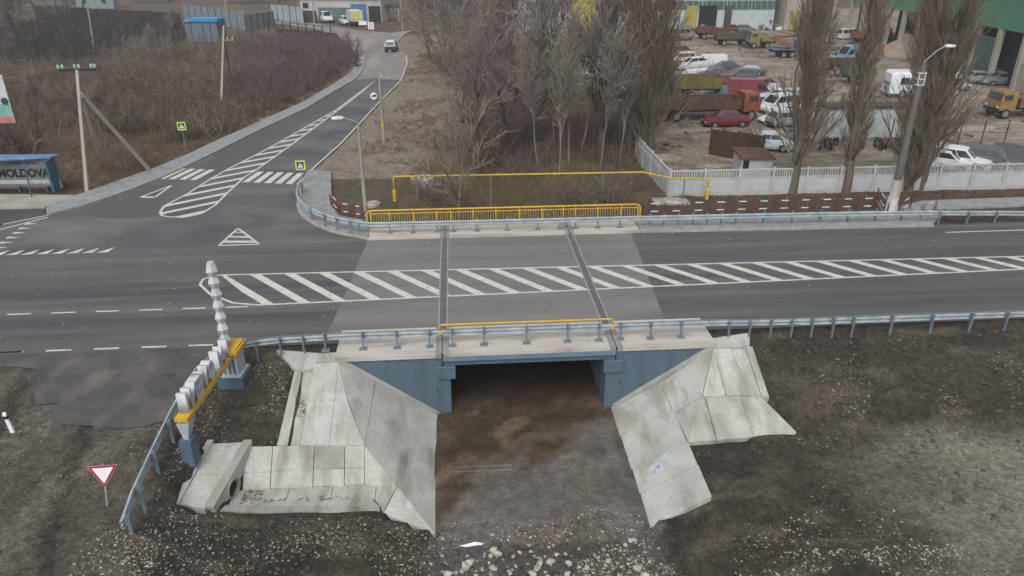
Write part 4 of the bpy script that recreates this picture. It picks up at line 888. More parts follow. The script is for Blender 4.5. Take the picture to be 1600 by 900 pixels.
# ================================================================== vehicles
m_glass = mat('car_glass', rgb('#20272d'), rgb('#2b333a'), 1, rough=.12, fine=0, spec=.6); m_tyre = mat('tyre', (.016, .016, .017), rough=.9); m_rim = mat('rim', rgb('#8d9093'), rgb('#77797c'), 4, rough=.4, metal=.4)
m_under = mat('underbody', (.02, .02, .021), rough=.9); m_hl = mat('headlight', rgb('#c9ced0'), rough=.15, fine=0); m_tl = mat('taillight', rgb('#7a1216'), rough=.3, fine=0)
_wc = {}
def wheel(parent, x, y, r, w=.2):
    k = (round(r, 2), w)
    if k not in _wc:
        t = MB(); o = []; prof = [(r * .62, -w / 2), (r * .95, -w / 2), (r, -w * .3), (r, w * .3), (r * .95, w / 2), (r * .62, w / 2)]
        n = 16
        for rr, yy in prof: t.v += [(rr * math.cos(2 * math.pi * k_ / n), yy, rr * math.sin(2 * math.pi * k_ / n)) for k_ in range(n)]
        for i in range(len(prof)):
            j = (i + 1) % len(prof); t.f += [(i * n + q, i * n + (q + 1) % n, j * n + (q + 1) % n, j * n + q) for q in range(n)]
        rm = MB().cyl((0, -w * .42, 0), (0, w * .42, 0), r * .63, 12); rm.cyl((0, -w * .5, 0), (0, w * .5, 0), r * .2, 8)
        _wc[k] = (t.mesh('tyre', m_tyre), rm.mesh('rim', m_rim))
    wo = link('wheel', _wc[k][0], parent, (x, y, r)); link('rim', _wc[k][1], wo); return wo
def ring(x, zb, zt, hw): return [(x, -hw * .9, zb), (x, -hw, zb + (zt - zb) * .25), (x, -hw, zb + (zt - zb) * .62), (x, -hw * .94, zt - .04), (x, -hw * .8, zt), (x, hw * .8, zt), (x, hw * .94, zt - .04), (x, hw, zb + (zt - zb) * .62), (x, hw, zb + (zt - zb) * .25), (x, hw * .9, zb)]
KIND = {
 'sedan': dict(st=[(-2.25,.36,.74,.7),(-2.1,.24,.93,.82),(-1.3,.2,.97,.86),(0,.2,.95,.87),(1.2,.2,.9,.86),(1.95,.22,.77,.82),(2.22,.32,.6,.68)], cb=(-1.65,1.2,.93,.8), ct=(-.95,.3,1.41,.58), wh=(-1.35,1.35,.31), panes=2),
 'hatch': dict(st=[(-1.9,.36,.8,.7),(-1.82,.24,.95,.8),(-1.0,.2,.97,.82),(0,.2,.95,.82),(1.1,.2,.9,.82),(1.75,.22,.76,.78),(1.95,.32,.6,.66)], cb=(-1.82,1.05,.93,.77), ct=(-1.35,.25,1.45,.57), wh=(-1.2,1.2,.3), panes=2),
 'suv': dict(st=[(-2.2,.45,.95,.8),(-2.15,.36,1.08,.88),(-1.2,.32,1.12,.91),(0,.32,1.1,.91),(1.1,.32,1.06,.9),(1.95,.34,.98,.86),(2.18,.42,.78,.76)], cb=(-2.12,1.05,1.08,.85), ct=(-1.9,.3,1.74,.66), wh=(-1.35,1.35,.38), panes=3),
 'van': dict(st=[(-2.4,.42,1.1,.86),(-2.38,.32,1.18,.93),(-1,.3,1.2,.94),(.6,.3,1.2,.94),(1.5,.3,1.12,.92),(2.2,.32,.96,.86),(2.4,.42,.75,.78)], cb=(-2.37,1.75,1.16,.9), ct=(-2.3,.85,2.0,.74), wh=(-1.55,1.5,.34), panes=3),
 'cargo': dict(st=[(-2.7,.45,1.2,.94),(-2.68,.36,1.28,.99),(-1,.34,1.3,1.0),(.8,.34,1.3,1.0),(1.7,.34,1.2,.98),(2.4,.36,1.0,.92),(2.6,.45,.8,.84)], cb=(-2.67,2.0,1.25,.96), ct=(-2.62,1.2,2.5,.82), wh=(-1.7,1.7,.36), panes=0)}
def quad_on(a, b, c, d, u0, u1, v0, v1, off):
    a, b, c, d = map(Vector, (a, b, c, d)); f = lambda u, v: a.lerp(b, u).lerp(d.lerp(c, u), v)
    q = [f(u0, v0), f(u1, v0), f(u1, v1), f(u0, v1)]; n = (q[1] - q[0]).cross(q[3] - q[0]).normalized(); return [p + n * off for p in q], n
def car(kind, colour, px, rz, label, group=None, z=0.0, name=None, tilt=None, noglass=False, nowheels=False, rough=.35, scale=1.0, dirt=.25, cat=None, roof=None, at=None):
    K = KIND[kind]; p = at or P(px[0], px[1], 0); pm = mat('carpaint_' + colour, rgb(colour), tuple(c * (1 - dirt) for c in rgb(colour)), 2.5, rough=rough, fine=.08, spec=.5)
    gz_ = ground_z(p[0], p[1]) + .03 if z == 0 else z
    t = thing(name or {'van': 'van', 'cargo': 'van', 'suv': 'car'}.get(kind, 'car'), label, cat or ('van' if kind in ('van', 'cargo') else 'car'), (p[0], p[1], gz_), R(rz), group)
    t.scale = (scale,) * 3
    dz = -.24 if nowheels else 0
    MB().loft([ring(x, zb + dz, zt + dz, hw) for x, zb, zt, hw in K['st']]).build('body', pm, t)
    x0, x1, zb, hb = K['cb']; y0, y1, zt, ht = K['ct']; zb += dz; zt += dz
    b = [(x0, -hb, zb), (x1, -hb, zb), (x1, hb, zb), (x0, hb, zb)]; tp = [(y0, -ht, zt), (y1, -ht, zt), (y1, ht, zt), (y0, ht, zt)]
    tp2 = [(y0 + .08, -ht + .1, zt + .05), (y1 - .12, -ht + .1, zt + .04), (y1 - .12, ht - .1, zt + .04), (y0 + .08, ht - .1, zt + .05)]
    b2 = [(p_[0], p_[1], zb - .08) for p_ in b]
    MB().loft([b2, b, tp, tp2]).build('cabin', roof and paint(roof, .4) or pm, t)
    gm = m_under if noglass else m_glass
    faces = [(b[1], b[2], tp[2], tp[1], 'windscreen'), (b[3], b[0], tp[0], tp[3], 'rear_window')]
    for a_, b_, c_, d_, nm in faces:
        if kind == 'cargo' and nm == 'rear_window': continue
        q, n = quad_on(a_, b_, c_, d_, .07, .93, .1, .9, .012); MB().prism(q, .01, n).build(nm, gm, t)
    for (a_, b_, c_, d_) in ((b[0], b[1], tp[1], tp[0]), (b[2], b[3], tp[3], tp[2])):
        n_ = K['panes']
        if n_ == 0:
            u = (.74, .95) if a_ == b[0] else (.05, .26); q, n = quad_on(a_, b_, c_, d_, u[0], u[1], .1, .62, .012); MB().prism(q, .01, n).build('side_window', gm, t); continue
        for k in range(n_):
            q, n = quad_on(a_, b_, c_, d_, .05 + k * .9 / n_ + .012, .05 + (k + 1) * .9 / n_ - .012, .14, .86, .012); MB().prism(q, .01, n).build('side_window', gm, t)
    xs_, xf, r = K['wh']; hw = K['st'][3][3]
    if not nowheels:
        for wx in (xs_, xf):
            for s in (-1, 1): wheel(t, wx, s * (hw - .07), r)
            MB().box((wx, 0, r + .06), (r * 2.3, hw * 2 + .012, r * 1.15)).build('wheel_arch', m_under, t)
    fx = K['st'][-1][0]; rx = K['st'][0][0]; fz = K['st'][-1][2] + dz; rz_ = K['st'][0][2] + dz; w1 = K['st'][-1][3]; w0 = K['st'][0][3]
    for s in (-1, 1):
        MB().box((fx - .06, s * w1 * .78, fz - .08), (.16, .3, .13)).build('headlight', m_hl, t)
        MB().box((rx + .05, s * w0 * .85, rz_ - .08), (.14, .2, .17)).build('taillight', m_tl, t)
    for x, w in ((fx - .02, w1), (rx + .02, w0)): MB().box((x, 0, .42 + dz), (.16, w * 1.9, .16)).build('bumper', m_under if kind != 'sedan' else pm, t)
    for s in (-1, 1): MB().box((x1 - .25, s * (hb + .08), zb + .06), (.1, .16, .12)).build('mirror', pm, t)
    if tilt: t.rotation_euler = (R(tilt[0]), R(tilt[1]), R(rz))
    return t
def wheels_axle(t, x, hw, r): 
    for s in (-1, 1): wheel(t, x, s * (hw - .15), r, .3)
def bed_part(t, x0, x1, hw, z, h, m, ribs=True):
    b = MB().box(((x0 + x1) / 2, 0, z), (x1 - x0, hw * 2, .12)).build('bed_floor', m, t)
    n = max(3, int((x1 - x0) / .9))
    for s in (-1, 1):
        sd = MB().box(((x0 + x1) / 2, s * hw, z + h / 2), (x1 - x0, .06, h)).build('side_board', m, t)
        if ribs:
            for k in range(n + 1): MB().box((x0 + (x1 - x0) * k / n, s * (hw + .04), z + h / 2), (.07, .05, h + .02)).build('rib', m, sd)
    for x in (x0, x1): MB().box((x, 0, z + h / 2), (.06, hw * 2 - .06, h)).build('end_board', m, t)
def truck(px, rz, label, cab=None, bed='#5b5340', L=5.5, h=.7, z=1.15, axles=(0, 1.3), cat='truck', group=None, zz=0.0, inner=None, name=None, at=None):
    p = at or P(*px); t = thing(name or ('truck' if cab else 'trailer'), label, cat, (p[0], p[1], ground_z(p[0], p[1]) + .02 + zz), R(rz), group)
    bm = mat('bed_' + bed, rgb(bed), tuple(c * .65 for c in rgb(bed)), 1.6, rough=.85, fine=.15, stain=(rgb('#54382a'), 1.3, .5, .7, (1, 1, .6)))
    bed_part(t, -L / 2, L / 2, 1.2, z, h, bm)
    MB().box((.4 if cab else 0, .42, z - .22), (L + (2.4 if cab else .2), .12, .24)).build('chassis_rail', m_under, t); MB().box((.4 if cab else 0, -.42, z - .22), (L + (2.4 if cab else .2), .12, .24)).build('chassis_rail', m_under, t)
    for a in axles: wheels_axle(t, -L / 2 + .9 + a, 1.2, .5); MB().box((-L / 2 + .9 + a, 0, .5), (.16, 2.1, .16)).build('axle', m_under, t)
    if cab:
        cm = paint(cab, .5, dirty=.3); x0 = L / 2 + .35
        wheels_axle(t, x0 + .9, 1.2, .5); MB().box((x0 + .9, 0, .5), (.16, 2.1, .16)).build('axle', m_under, t)
        r0 = [(x0, -1.15, .85), (x0, 1.15, .85), (x0, 1.15, 1.75), (x0, 1.05, 2.65), (x0, -1.05, 2.65), (x0, -1.15, 1.75)]
        r1 = [(x0 + 1.7, *q[1:]) for q in r0]; r1[3] = (x0 + 1.45, 1.0, 2.62); r1[4] = (x0 + 1.45, -1.0, 2.62)
        cb = MB().loft([r0, r1]).build('cab', cm, t)
        for s in (-1, 1): MB().box((x0 + .95, s * 1.13, 2.1), (.85, .06, .5), 0, 0, s * .1).build('side_window', m_glass, cb)
        MB().box((x0 + 1.62, 0, 2.18), (.04, 1.9, .62), 0, -.27).build('windscreen', m_glass, cb)
        MB().box((x0 + 1.72, 0, .85), (.16, 2.3, .3)).build('bumper', m_under, t)
        for s in (-1, 1): MB().box((x0 + 1.72, s * .85, 1.15), (.06, .25, .22)).build('headlight', m_hl, cb)
    return t
# --- on the road and at the far junction
car('suv', '#4a5258', (612, 79), 88, 'off-roader with white roof driving away up the side road', name='car', roof='#c4c6c5')
sv = bpy.data.objects['car']; wheel(sv, -2.3, 0, .36).rotation_euler = (0, 0, R(90)); MB().box((-2.2, 0, .72), (.06, 1.5, .5)).build('tailgate', m_glass, sv)
car('van', '#c9c8c4', (509, 34), -65, 'white minivan parked before the low white building', scale=1.15)
car('hatch', '#c4c4c2', (541, 38), -70, 'small white van nosing past the yellow backed truck', scale=1.2)
t = truck((555, 40), 110, 'white box truck with a round yellow patch on its rear door', cab='#bfc1bf', bed='#bdbfbb', L=4.2, h=2.0, axles=(.6,))
MB().box((0, 0, 3.1), (4.3, 2.46, .08)).build('box_roof', paint('#c6c8c6'), t); MB().cyl((-2.12, 0, 2.2), (-2.16, 0, 2.2), .8, 16).build('yellow_patch', paint('#c3bf52'), t)
def notice(q, w, h, label, n=3):
    p = P(*q); s = thing('notice_board', label, 'sign board', p, .1); MB().box((0, 0, h / 2 + .35), (w, .08, h)).build('panel', m_signw, s)
    for x in (-w * .4, w * .4): MB().box((x, .05, .3), (.07, .07, 1.1)).build('leg', m_signp, s)
    for k in range(n): MB().box((0, -.045, .35 + h * (.2 + .28 * k)), (w * (.75 - .1 * k), .012, h * .1)).build('text_row', paint('#5a5550'), s)
notice((580, 48.5), 1.15, 1.3, 'small white notice board with dark rows at the far junction'); notice((567, 42), 1.6, .8, 'wide grey board beside the box truck', 0)
# --- scrap yard
car('sedan', '#6b2030', (1133, 195), 182, 'dark red sedan parked in front of the long rusty trailer')
car('sedan', '#b9c3c9', (1196, 231), 160, 'silver sedan behind the small white hut', scale=1.02)
truck((1083, 184), 1, 'long rusty tipper bed with orange truck cab', cab='#7d4330', bed='#594335', L=8.6, h=1.0, axles=(0, 1.35))
truck((1083, 152), -2, 'olive yellow tipper body standing behind the rusty trailer', bed='#676036', L=5.6, h=1.2, z=1.3)
car('hatch', '#2f5662', (1128, 151), 170, 'teal car hemmed in beside the olive tipper', nowheels=True, scale=1.05)
car('cargo', '#742738', (1172, 152), -12, 'crimson stripped van shell at the edge of the car pile', noglass=True, nowheels=True, scale=.95)
car('sedan', '#8c2136', (1132, 133), 185, 'crimson sedan with a pale bonnet in the car pile')
MB().box((1.5, 0, .86), (1.0, 1.35, .03)).build('pale_bonnet', m_hl, bpy.data.objects['car.004'] if 'car.004' in bpy.data.objects else None) if 0 else None
car('sedan', '#3f464d', (1118, 121), 175, 'dark grey sedan beside the white vans'); car('sedan', '#343b44', (1132, 113), 176, 'charcoal sedan behind the dark grey one', scale=1.05); car('hatch', '#4b5256', (1155, 125), 178, 'slate estate car in the middle of the pile', scale=1.05)
car('van', '#cdd2d2', (1074, 118), 190, 'white passenger van with dark side windows in the scrap yard', scale=1.02); car('cargo', '#ccd0cf', (1107, 110), 186, 'white panel van tucked behind the passenger van', scale=.85)
car('suv', '#b9b49c', (1062, 100), 185, 'cream off-roader with a tan crate behind the white van')
car('sedan', '#7e2238', (1101, 97), 170, 'crushed red car body behind the panel van', noglass=True, nowheels=True, dirt=.5); car('hatch', '#6d2339', (1059, 84), 178, 'maroon car shell behind the cream off-roader', noglass=True, nowheels=True)
car('sedan', '#b5b8ba', (1081, 134), 184, 'white and red striped car lying on the olive tipper', z=2.2, noglass=True, nowheels=True, tilt=(3, 4))
car('van', '#c5cacb', (1218, 172), 200, 'white van shell behind the orange cab', noglass=True, nowheels=True); car('hatch', '#bfc5c8', (1212, 158), 150, 'white hatchback with open sides above the white van shells', noglass=True); car('hatch', '#c9cecf', (1216, 190), 190, 'lowest white car shell beside the poplar', noglass=True, nowheels=True); car('hatch', '#c0c5c6', (1238, 185), 185, 'white car shell half behind the poplar branches', noglass=True, nowheels=True)
truck((1112, 60), 176, 'dark olive trailer, left of the two standing in open mud', bed='#5a4238', L=5.6, h=.7, axles=(0, 3.6)); truck((1142, 70), 176, 'green olive trailer, right of the two standing in open mud', bed='#4c5140', L=5.6, h=.8, axles=(0, 3.4))
t = truck((1230, 88), 178, 'light blue flatbed carrying an orange crane boom', bed='#557084', L=5.6, h=.12, z=1.2, axles=(1.6, 2.9))
om = paint('#82503a', .6, dirty=.3)
MB().loft([[(-.3, -.5, 1.3), (-.3, .5, 1.3), (-.3, .5, 1.9), (-.3, -.5, 1.9)], [(2.4, -.3, 2.6), (2.4, .3, 2.6), (2.4, .3, 3.2), (2.4, -.3, 3.2)]]).build('crane_base', om, t); MB().box((-.4, 0, 3.1), (6.4, .35, .3), 0, .06).build('boom', om, t); MB().box((.4, .5, 3.5), (4.0, .2, .2), 0, -.2).build('jib', om, t); MB().box((-1.6, 0, 1.9), (1.2, 1.2, 1.1)).build('engine_box', paint('#35506a'), t)
truck((1085, 44), 30, 'brown lorry facing the warehouse gate', cab='#6e6a64', bed='#79503c', L=4.5, h=1.1); truck((1195, 74), 175, 'small yellow loader by the flatbed', cab='#7c7047', bed='#8a7a3a', L=1.8, h=.4, axles=(0,), cat='loader')
car('van', '#c6cacb', (1326, 60), 15, 'white van by the green hangar wall', nowheels=True); truck((1352, 68), 10, 'orange yellow lorry beside the hangar van', cab='#86643a', bed='#7f553a', L=4.5, h=.9)
car('cargo', '#6e8ea3', (1330, 95), 195, 'light blue stripped van between the poplars', noglass=True, nowheels=True); car('hatch', '#8f979a', (1311, 93), 190, 'grey car shell left of the light blue van', noglass=True, nowheels=True); truck((1356, 97), 100, 'rusty orange machine right of the light blue van', bed='#8d5a2c', L=2.6, h=1.6, axles=(0,), cat='machine', name='machine')
truck((1337, 129), 178, 'green trailer between the two slim poplars', bed='#3f5a45', L=3.4, h=.9, axles=(.9,)); truck((1322, 112), 176, 'heap trailer of brown scrap above the green trailer', bed='#4f3b34', L=5, h=.6, axles=(0, 3))
car('suv', '#3b4544', (1573, 120), 185, 'dark green off-roader at the right edge of the yard', scale=1.15); car('sedan', '#6d7476', (1560, 131), 182, 'grey sedan in front of the dark off-roader', scale=1.1)
t = truck((1612, 180), 180, 'orange yellow lorry cut by the right picture edge', cab='#8a6d3c', bed='#6c6250', L=5, h=.8)
car('suv', '#d3d6d7', (1497, 262), -40, 'white estate car parked just behind the white wall', scale=1.0); car('suv', '#4d5357', (1545, 262), -38, 'dark grey off-roader parked behind the wall, next to the white one'); car('suv', '#3d4246', (1590, 262), -38, 'charcoal car behind the wall at the right edge'); car('hatch', '#c9cccd', (1474, 262), -40, 'white hatchback half hidden behind wall and poplar')
# bus
p = P(1405, 150); bs = thing('bus', 'white bus with dark side windows between poplar and lamp post', 'bus', (p[0] + 2.2, p[1], ground_z(*p[:2])), R(172))
mb_ = paint('#c9ced2', .4); MB().loft([[(x, s_ * 1.2 * k_, z_) for s_, k_, z_ in ((-1, 1, .45), (-1, 1.02, 1.3), (-1, .97, 2.55), (-1, .85, 2.85), (1, .85, 2.85), (1, .97, 2.55), (1, 1.02, 1.3), (1, 1, .45))] for x in (-3.8, 3.4)] + [[(3.75, s_ * 1.1 * k_, z_) for s_, k_, z_ in ((-1, 1, .5), (-1, 1.0, 1.3), (-1, .93, 2.3), (-1, .8, 2.6), (1, .8, 2.6), (1, .93, 2.3), (1, 1.0, 1.3), (1, 1, .5))]]).build('body', mb_, bs)
for s in (-1, 1):
    for k in range(6): MB().box((-3.0 + k * 1.05, s * 1.205, 1.85), (.95, .03, .75)).build('side_window', m_glass, bs)
    for x in (-2.3, 2.2): wheel(bs, x, s * 1.1, .45, .28)
    MB().box((3.72, s * .8, .85), (.08, .3, .22)).build('headlight', m_hl, bs)
MB().box((3.7, 0, 1.85), (.06, 1.9, .95), 0, -.12).build('windscreen', mat('bus_glass', rgb('#77848c'), rgb('#6a767d'), 2, rough=.15, fine=0, spec=.6), bs); MB().box((3.74, 0, .95), (.06, .55, .35)).build('grille', m_under, bs); MB().box((3.78, 0, .55), (.12, 2.2, .2)).build('bumper', mb_, bs)
# motorbikes in two rows
def motorbike(x, y, rz, tank, label):
    t = thing('motorbike', label, 'motorbike', (x, y, ground_z(x, y)), rz, 'motorbikes lined up before the long shed')
    wheel(t, -.65, 0, .31, .12); wheel(t, .65, 0, .31, .12)
    MB().tube([(-.65, 0, .31), (-.2, 0, .45), (.3, 0, .75), (.5, 0, .85), (.65, 0, .31)], .04, 6).tube([(.5, 0, .82), (.42, 0, 1.05)], .03, 6).build('frame', m_under, t)
    MB().loft([[(-.05, -.1, .66), (-.05, .1, .66), (-.05, .08, .84), (-.05, -.08, .84)], [(.4, -.14, .72), (.4, .14, .72), (.4, .1, .96), (.4, -.1, .96)]]).build('tank', paint(tank, .35), t)
    MB().box((-.38, 0, .78), (.62, .24, .1)).build('seat', m_tyre, t); MB().tube([(.42, -.36, 1.05), (.4, 0, 1.02), (.42, .36, 1.05)], .022, 6).build('handlebar', m_rim, t); MB().box((.05, 0, .45), (.4, .28, .36)).build('engine', m_rim, t)
for i in range(7): motorbike(31.2 + i * .62, 60.3 + random.uniform(-.2, .2), R(random.uniform(225, 265)), random.choice(['#7c1d2c', '#6b1a28', '#30343a']), 'scooter or motorbike in the left row before the long shed')
for i in range(7): motorbike(36.1 + i * .55, 60.2 + random.uniform(-.2, .2), R(random.uniform(225, 265)), random.choice(['#2c3238', '#7c1d2c', '#3a3f46', '#8f959a']), 'motorbike in the right row before the long shed')

# ================================================================== buildings in and behind the yard
m_sheetw = mat('sheet_white', rgb('#a9b4b5'), rgb('#98a3a4'), 1.5, (1, 1, .4), rough=.7, stain=(rgb('#7f8484'), .5, .6, .8, (1, 1, .3)))
m_teal = mat('panel_teal', rgb('#93aaa8'), rgb('#829998'), .6, rough=.6, fine=.05); m_greenwin = mat('green_glazing', rgb('#48605a'), rgb('#3c504b'), 1, rough=.3); m_darkroof = mat('dark_roof', rgb('#4a4744'), rgb('#3a3836'), .8, rough=.9)
m_ochre = mat('ochre_door', rgb('#9a8c43'), rgb('#877b40'), 1, rough=.7); m_dark = mat('opening_shade', rgb('#1d1f20'), rough=1); m_beige = mat('render_beige', rgb('#9a968c'), rgb('#888479'), .5, rough=.9); m_greencl = mat('green_cladding', rgb('#4f8269'), rgb('#477760'), .5, rough=.6, fine=.05)
wh_ = thing('warehouse', 'long pale warehouse with green glazing band and ochre gates', 'warehouse', (14, 152, 0))
MB().box((25, 8, 5.5), (50, 16, 11)).build('wall', m_sheetw, wh_); MB().box((25, 8, 11.1), (51, 17, .4)).build('roof', m_darkroof, wh_)
for k in range(10):
    MB().box((2.6 + k * 5, -.06, 7.6), (4.9, .12, 4.3)).build('cladding_panel', m_teal, wh_)
    w = MB().box((2.6 + k * 5, -.05, 4.6), (4.8, .14, 1.5)).build('window', m_greenwin, wh_)
    for j in range(4): MB().box((2.6 + k * 5 - 1.8 + j * 1.2, -.13, 4.6), (.08, .04, 1.5)).build('mullion', m_sheetw, w)
for x, w_, h_, mm in ((11.5, 5, 6.4, m_ochre), (33, 2.4, 4.6, m_ochre), (36.4, 3.6, 4.6, m_dark), (40.5, 1.4, 4.6, m_darkroof)): MB().box((x, -.12, h_ / 2), (w_, .2, h_)).build('gate', mm, wh_)  # the near-black slab paints the shaded inside of an open gateway
cb_ = thing('beige_block', 'beige rendered block between warehouse and green hangar', 'building', (64.5, 150, 0)); MB().box((6, 6, 6), (10, 12, 12)).build('wall', m_beige, cb_); MB().box((6, 6, 12.1), (10.6, 12.6, .3)).build('roof', m_darkroof, cb_)
MB().box((3.2, -.06, 1.9), (2.4, .14, 3.6)).build('door', m_ochre, cb_); MB().box((8.4, -.06, 3), (4, .14, 6)).build('sheet_door', m_greenwin, cb_)
for k in range(3): MB().box((2.6 + k * 3.2, -.05, 8), (1.8, .12, 1.6)).build('window', m_glass, cb_)
a = Vector(P(1322, 60)); b = Vector(P(1640, 160)); d_ = b - a; L_ = d_.length; hg = thing('hangar', 'green clad hangar with open dark bays along the right of the yard', 'hangar', a, math.atan2(d_.y, d_.x))
MB().box((L_ / 2, 9, 3.2), (L_, .4, 6.4)).build('back_wall', m_dark, hg); MB().box((L_ / 2, 5, 12.2), (L_ + 1, 11.5, .4)).build('roof', m_darkroof, hg); MB().box((L_ / 2, 0, 9.2), (L_, .3, 5.6)).build('green_cladding', m_greencl, hg)  # back wall near black: shade of the recess put into its colour
for k in range(int(L_ / 5.2) + 1):
    x = k * 5.2; MB().box((x, .1, 3.2), (.6, .6, 6.4)).build('column', m_beige, hg)
    if k % 3 == 1: MB().box((x + 2.6, .25, 1.6), (4.6, .2, 3.2)).build('infill_wall', m_beige, hg)
    elif k % 3 == 2: MB().box((x + 2.6, .25, 2.6), (4.6, .2, 5.2)).build('sheet_gate', m_greenwin, hg)
    else: MB().box((x + 2.6, 1.5, 3.1), (4.6, .2, 6.2)).build('bay_shade_panel', m_dark, hg)  # near-black panel paints the shade inside an open bay
ls = thing('long_shed', 'long low pale shed with dark flat roof behind the motorbikes', 'shed', (33.0, 63.6, -.1)); MB().box((4.1, .9, 1.3), (8.2, 1.8, 2.7)).build('wall', mat('shed_pale', rgb('#a0a9a8'), rgb('#929b9a'), .8, rough=.8), ls); MB().box((4.1, .9, 2.76), (8.5, 2.1, .2)).build('roof', m_darkroof, ls)
for k in range(3): MB().box((.1 + k * 2.75, -.02, 1.25), (.12, .06, 2.5)).build('pilaster', m_wall, ls)
ht_ = thing('hut', 'small white hut behind the white wall', 'hut', (PY(1158, 262, 51.2)[0], 51.2, -.1), -.05); MB().box((1.2, 1.2, .85), (2.3, 2.0, 1.8)).build('wall', m_wall, ht_); MB().prism([(-.1, .0, 1.84), (2.5, .0, 1.76), (2.5, 2.4, 1.95), (-.1, 2.4, 2.05)], .1).build('roof', mat('rust_roof', rgb('#5f4437'), rgb('#4b382f'), 1.5, rough=.9), ht_); MB().box((.4, .19, 1.25), (.45, .05, .7)).build('window', m_glass, ht_)
rf = thing('rusty_screen', 'dark rusty sheet screen standing behind the bush in the yard', 'fence', (20.9, 59.0, -.1), math.atan2(-2.6, 3.4)); m_rust = mat('rust_sheet', rgb('#4a352c'), rgb('#3a2a24'), 1.2, (1, 1, .4), rough=.9, fine=.15)
for k in range(4): MB().box((.55 + k * 1.1, 0, 1.05), (1.08, .06 + .02 * (k % 2), 2.2)).build('sheet', m_rust, rf)
for k in range(5): MB().box((k * 1.1, .07, 1.1), (.07, .07, 2.4)).build('post', m_under, rf)
# sand heap and wire fence
pz = P(1408, 84); sp_ = MB(); n = 26; prof = [(4.4, -.2), (3.6, .35), (2.3, 1.3), (1.0, 2.15), (.15, 2.5)]; sp_.lathe(prof, (0, 0, 0), n)
sp_.v = [(x * (1 + .12 * math.sin(k * 1.7)), y * (1 + .1 * math.cos(k * 2.3)), z + .08 * math.sin(k * 3.1)) for k, (x, y, z) in enumerate(sp_.v)]
tag(sp_.build('sand_heap', mat('sand', rgb('#8f8073'), rgb('#81746a'), 1.5, rough=1, fine=.15), None, True, (pz[0], pz[1], -.1)), 'conical heap of pale sand before the hangar', 'sand heap')
wf = thing('wire_fence', 'rusty wire fence with thin posts inside the yard at right', 'fence', (*P(1390, 222)[:2], -.1)); o0 = Vector(P(1390, 222)); o1 = Vector(P(1640, 226))
for k in range(8): q = (o1 - o0) * k / 7; MB().box((q.x, q.y, 1.0), (.07, .07, 2.2)).build('post', m_rust, wf)
for z in (.5, 1.1, 1.8): MB().tube([(0, 0, z), tuple((o1 - o0) + Vector((0, 0, z)))], .015, 4).build('wire', m_rust, wf)
# heaps of scrap in front of the warehouse: countless bits
sc = MB()
for (q0, q1, n, hh) in (((1050, 50), (1180, 42), 160, 1.1), ((1185, 45), (1255, 40), 120, 1.4), ((905, 110), (1000, 95), 140, 1.0), ((1330, 112), (1290, 118), 60, .7), ((905, 70), (985, 62), 100, 1.0)):
    a = Vector(P(*q0)); b = Vector(P(*q1))
    for k in range(n):
        p = a.lerp(b, random.random()) + Vector((random.uniform(-2, 2), random.uniform(-3, 3), 0)); s = random.uniform(.2, .9)
        sc.box((p.x, p.y, abs(random.gauss(0, .4)) * hh + .1), (s, s * random.uniform(.3, 1), s * random.uniform(.2, .8)), random.uniform(0, 3), random.uniform(-.6, .6), random.uniform(-.6, .6))
struct(sc.build('scrap_metal', mat('scrap', rgb('#57494a'), rgb('#7a7472'), .9, rough=.8, fine=.3, fscale=3, stain=(rgb('#6f3b3d'), .7, .5, .62, (1, 1, 1)))), 'stuff')
for k, (q, c, lab) in enumerate((((1225, 46), '#c3c9cb', 'white car wreck in the scrap row by the beige block'), ((1196, 44), '#c0c2c0', 'white bonnet and wing at the ochre door'), ((925, 108), '#a98b3e', 'ochre car shell glimpsed through the left poplars'), ((935, 122), '#c1c6c6', 'white van glimpsed through the left poplars'), ((995, 95), '#b9c4c9', 'white and red lorry cab behind the poplar cluster'), ((975, 118), '#c6c9c9', 'white car right behind the poplar cluster'), ((960, 75), '#a23c34', 'red car far behind the poplar cluster'))):
    car('van' if k in (3, 4) else 'hatch', c, q, random.uniform(150, 210), lab, noglass=True, nowheels=k < 3)

# ================================================================== upper left: kiosk, fences, house
kq = P(318, 66); ks = thing('kiosk', 'grey metal kiosk with bright blue roof above the brush', 'kiosk', (kq[0], kq[1], 0), -.1); m_ks = mat('kiosk_grey', rgb('#5d6872'), rgb('#55606a'), 1, rough=.6)
MB().box((0, 2, 1.75), (5.6, 4, 3.5)).build('wall', m_ks, ks); MB().prism([(-3.0, -.25, 3.55), (3.0, -.25, 3.55), (3.0, 4.3, 3.75), (-3.0, 4.3, 3.75)], .16).build('roof', mat('kiosk_roof', rgb('#2f7fb5'), rgb('#2a76a8'), 1, rough=.5), ks); MB().box((.3, 2.1, 3.75), (5.0, 3.0, .22)).build('roof_step', MATS['kiosk_roof'], ks)
for x in (-1.75, .3, 1.6): MB().box((x, -.02, 1.75), (.1, .06, 3.5)).build('seam', m_under, ks)
for y in (.9, 2.6): MB().box((2.82, y, 1.75), (.06, .1, 3.5)).build('seam', m_under, ks)
MB().box((1.35, -.04, 1.6), (.2, .06, .12)).build('lock', m_lamp, ks)
def sheet_fence(a, b, h, n, m, label, name='sheet_fence', post=True):
    a = Vector(P(*a)); b = Vector(P(*b)); d = b - a; s = thing(name, label, 'fence', a, math.atan2(d.y, d.x)); L = d.length / n
    for k in range(n):
        MB().box((L * (k + .5), .03 * (k % 2), h / 2), (L * .97, .08, h * (1 + .04 * ((k * 7) % 3 - 1)))).build('panel', m, s)
        if post: MB().box((L * k, -.06, h / 2), (.1, .1, h + .1)).build('post', m_under, s)
